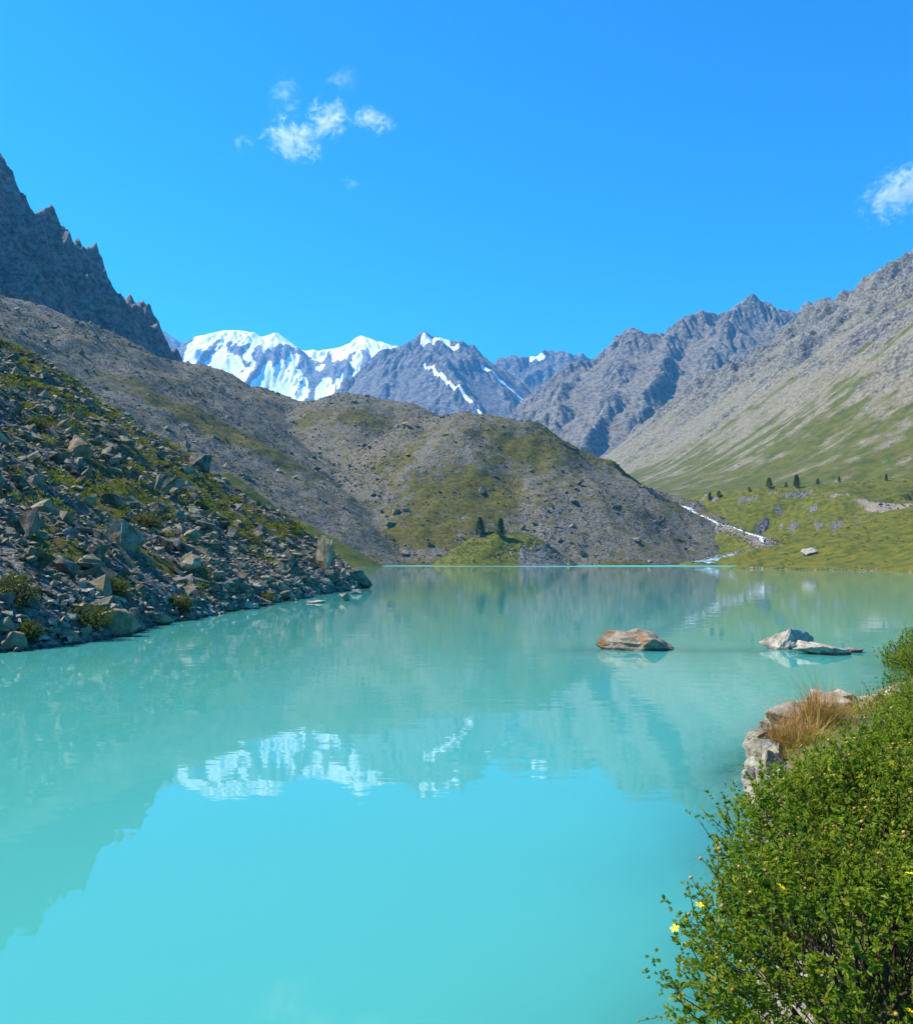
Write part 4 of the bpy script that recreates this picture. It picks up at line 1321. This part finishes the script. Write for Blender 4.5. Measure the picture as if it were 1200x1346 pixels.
    if seeds:
        e = se
        ico = bmesh.new(); bmesh.ops.create_icosphere(ico, subdivisions=1, radius=1.0)
        iv, if_ = bm_arrays(ico); ico.free()
        rr = leaflen * rng.uniform(0.16, 0.38, seeds)
        V = e[:, None, :] + iv[None] * rr[:, None, None] * np.array([1, 1, 0.85])
        F = if_[None] + (np.arange(seeds) * len(iv))[:, None, None]
        cc = np.zeros((seeds, len(iv), 4)); cc[..., 0] = rng.uniform(0, 1, (seeds, 1)); cc[..., 1] = (rng.uniform(0, 1, (seeds, 1)) < 0.2) * 0.7; cc[..., 3] = 1
        link('seed_heads', raw_mesh('seed_heads', V.reshape(-1, 3) - np.array(base), F.reshape(-1, 3), True, {'mask': cc.reshape(-1, 4)}), M_SEED, root)['kind'] = 'stuff'
    tag(root, label, 'shrub', group)
    return root, T

def flower_mesh(seed):
    rng = random.Random(seed)
    V, F = [], []
    for k in range(5):
        a = 2 * math.pi * k / 5 + rng.uniform(-.1, .1)
        def P(r, da, z): return (r * math.cos(a + da), r * math.sin(a + da), z)
        i = len(V)
        V += [P(0.12, 0, 0), P(0.55, -0.5, 0.10), P(0.95, -0.33, 0.16), P(1.02, 0, 0.13), P(0.95, 0.33, 0.16), P(0.55, 0.5, 0.10)]
        F += [(i, i + 1, i + 2), (i, i + 2, i + 3), (i, i + 3, i + 4), (i, i + 4, i + 5)]
    i = len(V)
    V += [(0.16 * math.cos(t), 0.16 * math.sin(t), 0.10) for t in (0, 1.26, 2.51, 3.77, 5.03)] + [(0, 0, 0.2)]
    F += [(i + k, i + (k + 1) % 5, i + 5) for k in range(5)]
    return np.array(V), np.array(F)

NEAR_LOBES = [((1.70, 3.80, 0.86), (0.74, 0.72, 0.52)), ((2.15, 4.60, 1.02), (0.80, 0.80, 0.58)), ((2.95, 5.40, 1.05), (0.85, 0.80, 0.58)), ((2.55, 3.90, 0.95), (0.80, 0.90, 0.62))]
near, T_near = shrub('flowering_shrub', NEAR_LOBES, 9200, 0.028, 21, 'large green shrub with yellow flowers and orange seed heads in the foreground', nper=7, seeds=620, sprigs=200, base=(2.0, 4.2, 0.4))
def flowers():
    fv, ff = flower_mesh(1)
    for k, (u, v) in enumerate(((887, 1221), (919, 1190), (1196, 1149), (1026, 1166), (1196, 1330))):
        pu, pv = project(T_near)
        d = np.hypot(pu - u, pv - v) + 60 * (T_near[:, 1] - 3.0)
        i = int(np.argmin(d))
        Y = T_near[i][1] - 0.06
        q = at(u, v, Y)
        S = 0.019
        a = np.array(T_near[i]); b = np.array(q)
        me = raw_mesh('flower', fv * S, ff, False); me.materials.append(M_PETAL)
        o = link('flower', me, None, near)
        o.location = b - np.array(near.location)
        o.rotation_euler = (0.5 - 0.2 * k, -0.5 + 0.3 * (k % 3), k)
        V, F = tube_mesh([[a, (a + b) / 2 + np.array([0, 0, -0.01]), b]], [[0.0012, 0.001, 0.0008]], 4)
        link('flower_stalk', raw_mesh('flower_stalk', V - np.array(near.location), F, True), M_BARK, near)
flowers()
shrub('leafy_shrub', [((3.95, 7.1, 1.02), (0.9, 0.85, 0.50)), ((4.7, 8.3, 0.95), (0.95, 0.9, 0.48))], 1900, 0.028, 22, 'green shrub behind the flowering shrub at the right edge', nper=7, seeds=120, sprigs=40)
shrub('leafy_shrub', [((5.35, 9.9, 0.80), (0.85, 0.8, 0.48)), ((6.3, 11.4, 0.75), (0.9, 0.9, 0.50))], 1600, 0.030, 23, 'green shrub beside the pale outcrop at the right edge', nper=6, seeds=50, sprigs=20)
shrub('leafy_shrub', [((11.6, 22.0, 0.45), (0.95, 0.9, 0.62)), ((10.8, 22.2, 0.18), (0.5, 0.6, 0.36)), ((12.6, 22.8, 0.7), (1.1, 0.9, 0.7))], 1000, 0.055, 24, 'bright green shrub overhanging the water beyond the outcrop', nper=6)
shrub('leafy_shrub', [((8.9, 17.2, 0.45), (0.8, 0.8, 0.55)), ((9.9, 18.6, 0.5), (0.9, 0.8, 0.6))], 900, 0.045, 25, 'green shrub at the right edge between outcrop and overhanging shrub', nper=6)

# ---- dry grass on the outcrop
def blades(name, C, H, lean, col, width, mat, label, cat, seed, group=None):
    rng = np.random.default_rng(seed)
    n = len(C)
    a = rng.uniform(0, 2 * math.pi, n)
    d = np.stack([np.cos(a), np.sin(a), np.zeros(n)], -1) * lean[:, None]
    s = np.stack([-np.sin(a), np.cos(a), np.zeros(n)], -1) * width
    up = np.array([0, 0, 1.0])
    p0 = C; p1 = C + (up * 0.55 + d * 0.25) * H[:, None]; p2 = C + (up * (1.0 - 0.25 * lean[:, None]) + d * 1.0) * H[:, None]
    V = np.stack([p0 - s, p0 + s, p1 + s * 0.8, p1 - s * 0.8, p2], 1).reshape(-1, 3)
    k = np.arange(n)[:, None] * 5
    F = np.concatenate([k + np.array([0, 1, 2]), k + np.array([0, 2, 3]), k + np.array([3, 2, 4])], 0)
    me = raw_mesh(name, V, F, False, {'mask': np.repeat(col, 5, 0)})
    o = link(name, me, mat)
    return tag(o, label, cat, group)
def dry_grass():
    rng = np.random.default_rng(77)
    for k, (u, v, Y, rx, n, hh, tone, lab) in enumerate((
            (1075, 960, 11.5, 0.30, 900, 0.42, (0.10, 0.05), 'reddish seeding grass tuft standing tallest on the outcrop'),
            (1040, 985, 10.9, 0.30, 800, 0.34, (0.15, 0.05), 'rust-coloured dry grass tuft on the left of the outcrop'),
            (1062, 1000, 10.6, 0.28, 700, 0.36, (0.75, 0.1), 'straw-yellow grass tuft in the middle of the outcrop'),
            (1100, 975, 11.3, 0.34, 900, 0.34, (0.8, 0.45), 'yellow-green grass tuft right of the reddish one'),
            (1140, 955, 12.0, 0.34, 800, 0.34, (0.9, 0.3), 'arching straw grass tuft beside the dark gap in the outcrop'),
            (1045, 1025, 10.2, 0.24, 500, 0.28, (0.2, 0.15), 'low orange grass tuft just above the flowering shrub'),
            (1180, 945, 12.3, 0.34, 700, 0.30, (0.8, 0.6), 'greenish grass tuft at the right edge of the outcrop'))):
        q = np.array(at(u, v + 10, Y)); hh = hh * 1.75; n = int(n * 1.5)
        C = q + np.stack([rng.normal(0, rx * 0.6, n), rng.normal(0, rx * 0.6, n), rng.normal(0, 0.03, n) - 0.05], -1)
        rr_ = np.minimum(np.hypot(C[:, 0] - q[0], C[:, 1] - q[1]) / rx, 1.5)
        C[:, :2] = q[:2] + (C[:, :2] - q[:2]) * np.minimum(1.0, 1.3 / np.maximum(np.hypot(C[:, 0] - q[0], C[:, 1] - q[1]) / rx, 1e-3))[:, None]
        hv = hh * np.exp(-0.55 * rr_ ** 2) * np.clip(rng.normal(0.85, 0.3, n), 0.25, 1.6)
        col = np.stack([np.clip(rng.normal(tone[0], 0.32, n), 0, 1), np.clip(rng.normal(tone[1], 0.2, n), 0, 1), np.zeros(n), np.ones(n)], -1)
        blades('grass_tuft', C, hv, np.clip(np.abs(rng.normal(0.6, 0.35, n)), 0, 1.2), col, 0.0045, M_GRASSBLADE, lab, 'grass', 80 + k, 'dry grass tufts on the outcrop')
dry_grass()

# ---- low plants between the rocks of the slope
def slope_plants():
    rng = np.random.default_rng(41)
    p = P_SLOPE
    n = 9000
    Y = rng.uniform(0, 1, n) ** 1.2 * 105 + 14; X = -9 - rng.uniform(0, 1, n) * 58
    gr = p.sample(X, Y, p.grass); H = p.sample(X, Y)
    ok = (gr > 0.50) & (H > 0.6)
    X, Y, H = X[ok][:2000], Y[ok][:2000], H[ok][:2000]
    P = np.stack([X, Y, H], -1)
    vis = visible(p, P, np.full(len(X), 0.6))
    P = P[vis]
    per = 30
    m = len(P)
    s = rng.uniform(0.14, 0.38, m) * (0.8 + P[:, 1] / 120)
    i = np.repeat(np.arange(m), per)
    d = rng.normal(0, 1, (len(i), 3)); d /= np.linalg.norm(d, axis=1, keepdims=True); d[:, 2] = np.abs(d[:, 2])
    C = P[i] + d * np.array([1.3, 1.3, 0.6]) * s[i][:, None] * rng.uniform(0.4, 1.0, len(i))[:, None]
    L = (0.05 + 0.0016 * P[i][:, 1]) * rng.uniform(0.8, 1.6, len(i))
    t1 = np.clip(rng.normal(0.45, 0.3, m), 0, 1)[i]; t2 = np.clip(rng.normal(0.25, 0.35, m), 0, 1)[i]
    col = np.stack([t1, t2, np.zeros(len(i)), np.ones(len(i))], -1)
    o = leaf_mesh('slope_plants', C, d + np.array([0, 0, 0.6]), L, L * 0.55, col, M_SHRUB, None, 42)
    tag(o, 'low green and yellowing plants growing between the rocks of the slope', 'plants', kind='stuff')
slope_plants()
DW = 'dwarf shrubs on the rocky slope'
for k, (u, v, w, h, lab) in enumerate(((110, 822, 64, 42, 'wide yellow-green dwarf shrub just above the waterline outcrop'), (14, 790, 60, 64, 'dark dwarf shrub at the left edge of the slope'), (30, 838, 34, 28, 'small yellow-green dwarf shrub above the rusty boulder'),
                                       (145, 778, 44, 28, 'dwarf shrub right of the long light slab'), (232, 800, 34, 26, 'dwarf shrub low on the slope above the grey outcrop'), (40, 560, 40, 22, 'bright green dwarf shrub high up at the left edge'),
                                       (345, 795, 26, 20, 'dwarf shrub right above the pale pointed rock'), (190, 690, 40, 26, 'green dwarf shrub between boulders in the middle of the slope'))):
    q = P_SLOPE.hit(u, v)
    W, Hh = w * q[1] / FPX, 0.62 * h * q[1] / FPX
    shrub('dwarf_shrub', [((q[0], q[1] + W * 0.2, q[2] + Hh * 0.25), (W * 0.5, W * 0.4, Hh * 0.55)), ((q[0] + W * 0.2, q[1], q[2] + Hh * 0.1), (W * 0.3, W * 0.3, Hh * 0.4))], 230, 0.04 + 0.0009 * q[1], 60 + k, lab, nper=5, group=DW, mat=M_SHRUB, base=(q[0], q[1], q[2] - 0.1))

def clump_plants(name, patch, box, n, ok_fn, size, leaf, per, label, seed):
    rng = np.random.default_rng(seed)
    X = rng.uniform(box[0], box[1], n); Y = rng.uniform(box[2], box[3], n); H = patch.sample(X, Y)
    ok = ok_fn(X, Y, H)
    P = np.stack([X, Y, H], -1)[ok]
    m = len(P)
    s = size * rng.uniform(0.5, 1.5, m)
    i = np.repeat(np.arange(m), per)
    d = rng.normal(0, 1, (len(i), 3)); d /= np.linalg.norm(d, axis=1, keepdims=True); d[:, 2] = np.abs(d[:, 2])
    C = P[i] + d * np.array([1.3, 1.3, 0.55]) * s[i][:, None] * rng.uniform(0.3, 1.0, len(i))[:, None]
    L = leaf * rng.uniform(0.7, 1.4, len(i))
    t1 = np.clip(rng.normal(0.3, 0.3, m), 0, 1)[i]; t2 = np.clip(rng.normal(0.1, 0.25, m), 0, 1)[i]
    o = leaf_mesh(name, C, d + np.array([0, 0, 0.6]), L, L * 0.6, np.stack([t1, t2, 0 * t1, 0 * t1 + 1], -1), M_SHRUB, None, seed)
    tag(o, label, 'plants', kind='stuff')
clump_plants('meadow_plants', P_MEAD, (85, 260, 190, 460), 2600, lambda x, y, h: (h > 0.5) & (fbm(x / 20, y / 20, 3, 5) > 0.0), 0.55, 0.32, 14, 'low green plants scattered over the right meadow', 51)
clump_plants('terrace_plants', P_MEAD, (130, 420, 460, 760), 2600, lambda x, y, h: (h > 4) & (P_MEAD.sample(x, y, P_MEAD.grass) > 0.4) & (fbm(x / 30, y / 30, 3, 6) > 0.0), 0.9, 0.5, 14, 'low green shrubs covering the terrace above the stream', 52)
clump_plants('moraine_plants', P_MOR, (-300, 240, 420, 800), 9000, lambda x, y, h: (h > 1) & (P_MOR.sample(x, y, P_MOR.grass) > 0.5), 0.6, 0.45, 9, 'low olive plants in the grassy patches of the moraine', 53)
clump_plants('knoll_plants', P_KNOLL, (-15, 60, 415, 480), 1200, lambda x, y, h: (h > 0.6), 0.5, 0.4, 12, 'low green plants covering the knoll', 54)

# ---- conifers and bushes on the knoll and the terrace
def conifer_parts(seed, wide):
    rng = np.random.default_rng(seed)
    n = 1500
    z = rng.uniform(0.10, 1.0, n) ** 0.9
    prof = (1 - z) ** 0.65 * (0.55 + 0.45 * sstep(0.05, 0.25, z)) * wide
    tier = 0.75 + 0.3 * np.sin(z * 40 + rng.normal(0, .5, n))
    a = rng.uniform(0, 2 * math.pi, n)
    lob = 1 + 0.18 * np.sin(a * 3 + seed) + 0.12 * np.sin(a * 5 + z * 9)
    r = prof * tier * lob * rng.uniform(0.35, 1.05, n) ** 0.6
    C = np.stack([r * np.cos(a), r * np.sin(a), z], -1)
    D = np.stack([np.cos(a), np.sin(a), rng.normal(0.15, 0.35, n)], -1)
    L = np.full(n, 0.085) * rng.uniform(0.7, 1.3, n)
    col = np.stack([np.clip(rng.normal(0.4, 0.3, n), 0, 1), np.clip(rng.normal(0.2, 0.2, n), 0, 1), np.zeros(n), np.ones(n)], -1)
    o = leaf_mesh('crown', C, D, L, L * 0.5, col, M_NEEDLE, None, seed)
    V, F = tube_mesh([[(0, 0, -0.05), (0.005, 0, 0.4), (0, 0, 0.92)]], [[0.03, 0.02, 0.004]], 6)
    t = link('trunk', raw_mesh('trunk', V, F, True), M_BARK)
    return o, t
PROTO = [conifer_parts(3, 0.30), conifer_parts(4, 0.24), conifer_parts(5, 0.42)]
USED = [False] * 3
def tree(k, u, v, hpx, patch, label, group, name='conifer', cat='tree'):
    q = None
    for dv in range(0, 60, 2):
        q = patch.hit(u, v + dv)
        if q is not None:
            break
    h = hpx * q[1] / FPX
    root = empty(name, (q[0], q[1], q[2] - 0.1))
    root.scale = (h, h, h)
    root.rotation_euler = (0, 0, u * 0.37)
    for part in PROTO[k]:
        c = part
        if USED[k]:
            c = part.copy(); COL.objects.link(c)
        c.parent = root
    USED[k] = True
    tag(root, label, cat, group)
tree(0, 631, 700, 26, P_KNOLL, 'broad dark conifer on the left top of the green knoll', 'conifers on the knoll')
tree(1, 658, 706, 25, P_KNOLL, 'slender conifer on the knoll right of the broad one', 'conifers on the knoll')
TG = 'conifers on the terrace'
for (k, u, v, h, lab) in ((0, 1047, 641, 17, 'tallest conifer on the green terrace'), (2, 1011, 641, 13, 'rounded conifer on the terrace left of the tallest one'), (1, 933, 658, 11, 'small dark conifer at the left end of the terrace'),
                          (2, 945, 654, 9, 'small bushy conifer second from the left end of the terrace'), (2, 1033, 641, 7, 'tiny bush close to the left of the tallest conifer'), (2, 1075, 637, 8, 'small bush right of the tallest conifer on the terrace'),
                          (0, 1103, 634, 8, 'small conifer on the mound right of the tallest conifer'), (2, 985, 646, 6, 'tiny round bush left of the rounded conifer'), (1, 1165, 632, 9, 'small conifer near the right edge by the scree'), (0, 1182, 618, 11, 'conifer highest up at the right edge')):
    tree(k, u, v, h, P_MEAD, lab, TG)

# ================================================================== CLOUDS
def cloud(u, v, w, h, seed, label, dens, Yd=15000.0, rot=0.0):
    q = at(u, v, Yd)
    W, Hh = w * Yd / FPX, h * Yd / FPX
    bm = bmesh.new(); bmesh.ops.create_icosphere(bm, subdivisions=4, radius=1.0)
    for vv in bm.verts:
        n_ = mnoise.fractal(vv.co * 1.4 + Vector((seed * 3.1, 0, 0)), 1.0, 2.0, 4)
        vv.co *= 0.9 + 0.35 * n_
    V, F = bm_arrays(bm); bm.free()
    me = raw_mesh('cloud', V, F, True)
    t = NT('cloud_vapour')
    ln = t.n.new('ShaderNodeVectorMath'); ln.operation = 'LENGTH'; t.l.new(t.obj, ln.inputs[0])
    mp = t.n.new('ShaderNodeMapping'); mp.inputs['Location'].default_value = (seed * 7.7, seed * 2.3, 0); mp.inputs['Scale'].default_value = (w / 75.0, w / 75.0, h / 55.0)
    t.l.new(t.obj, mp.inputs['Vector'])
    nz = t.noise(2.4, 10, 0.66, vec=mp.outputs[0], dist=0.9)
    f = t.math('SUBTRACT', nz, t.math('MULTIPLY', t.math('POWER', ln.outputs['Value'], 1.4), 0.27))
    d = t.ramp(f, 0.40, 0.62, 0.0, dens * 2.6)
    pv = t.n.new('ShaderNodeVolumePrincipled')
    pv.inputs['Color'].default_value = (0.98, 0.98, 0.98, 1)
    pv.inputs['Anisotropy'].default_value = 0.3
    t.l.new(d, pv.inputs['Density'])
    t.l.new(pv.outputs[0], t.out.inputs['Volume'])
    o = link('cloud', me, t.m, loc=q)
    o.scale = (W * 0.5, W * 0.35, Hh * 0.5)
    o.rotation_euler = (0, rot, 0)
    tag(o, label, 'cloud', 'clouds')
cloud(386, 184, 120, 84, 1, 'largest white cloud puff, lower left of the small cluster', 0.0034, rot=0.5)
cloud(430, 158, 96, 84, 2, 'bright white cloud puff in the middle of the small cluster', 0.0036, rot=-0.4)
cloud(488, 158, 96, 46, 3, 'flat white cloud wisp at the right of the small cluster', 0.0030, rot=0.15)
cloud(376, 124, 70, 86, 4, 'faint cloud wisp above the largest puff', 0.0008)
cloud(452, 104, 80, 50, 5, 'very faint cloud wisp highest in the cluster', 0.0005)
cloud(463, 241, 46, 22, 6, 'tiny faint cloud wisp below the cluster', 0.0014, rot=0.3)
cloud(322, 188, 50, 40, 7, 'tiny faint cloud wisp left of the largest puff', 0.0009)
cloud(1186, 250, 170, 100, 8, 'white cloud cut off by the right edge of the sky', 0.0034, rot=-0.45)

def set_apart():
    """boulders whose description is the same are told apart by their order from the left"""
    by = {}
    for o in COL.objects:
        if o.get('group') in ('boulders on the rocky slope', 'large boulders on the moraine'):
            by.setdefault(o['label'], []).append(o)
    ords = ['leftmost', 'second', 'third', 'fourth', 'fifth', 'sixth', 'seventh', 'eighth', 'ninth']
    for lab, os_ in by.items():
        if len(os_) < 2: continue
        os_.sort(key=lambda o: float(project(np.array(o.location))[0]))
        for k, o in enumerate(os_):
            w = 'leftmost' if k == 0 else ('rightmost' if k == len(os_) - 1 else ords[min(k, 8)])
            o['label'] = w + ' ' + lab
set_apart()

# ================================================================== HAZE
def haze():
    x0, x1, y0, y1, z0, z1 = -9100, 9100, -2600, 9600, -10.0, 1720.0
    V = [(x, y, z) for z in (z0, z1) for y in (y0, y1) for x in (x0, x1)]
    F = [(0, 2, 3, 1), (4, 5, 7, 6), (0, 1, 5, 4), (2, 6, 7, 3), (0, 4, 6, 2), (1, 3, 7, 5)]
    o = link('haze', raw_mesh('haze', np.array(V, float), np.array(F)))
    t = NT('haze_air')
    pv = t.n.new('ShaderNodeVolumePrincipled')
    pv.inputs['Color'].default_value = (0.14, 0.50, 1.0, 1)
    pv.inputs['Density'].default_value = 7.5e-5
    pv.inputs['Anisotropy'].default_value = 0.2
    t.l.new(pv.outputs[0], t.out.inputs['Volume'])
    o.data.materials.append(t.m)
    tag(o, 'thin blue mountain air over the lake and valley', 'haze', kind='stuff')
haze()
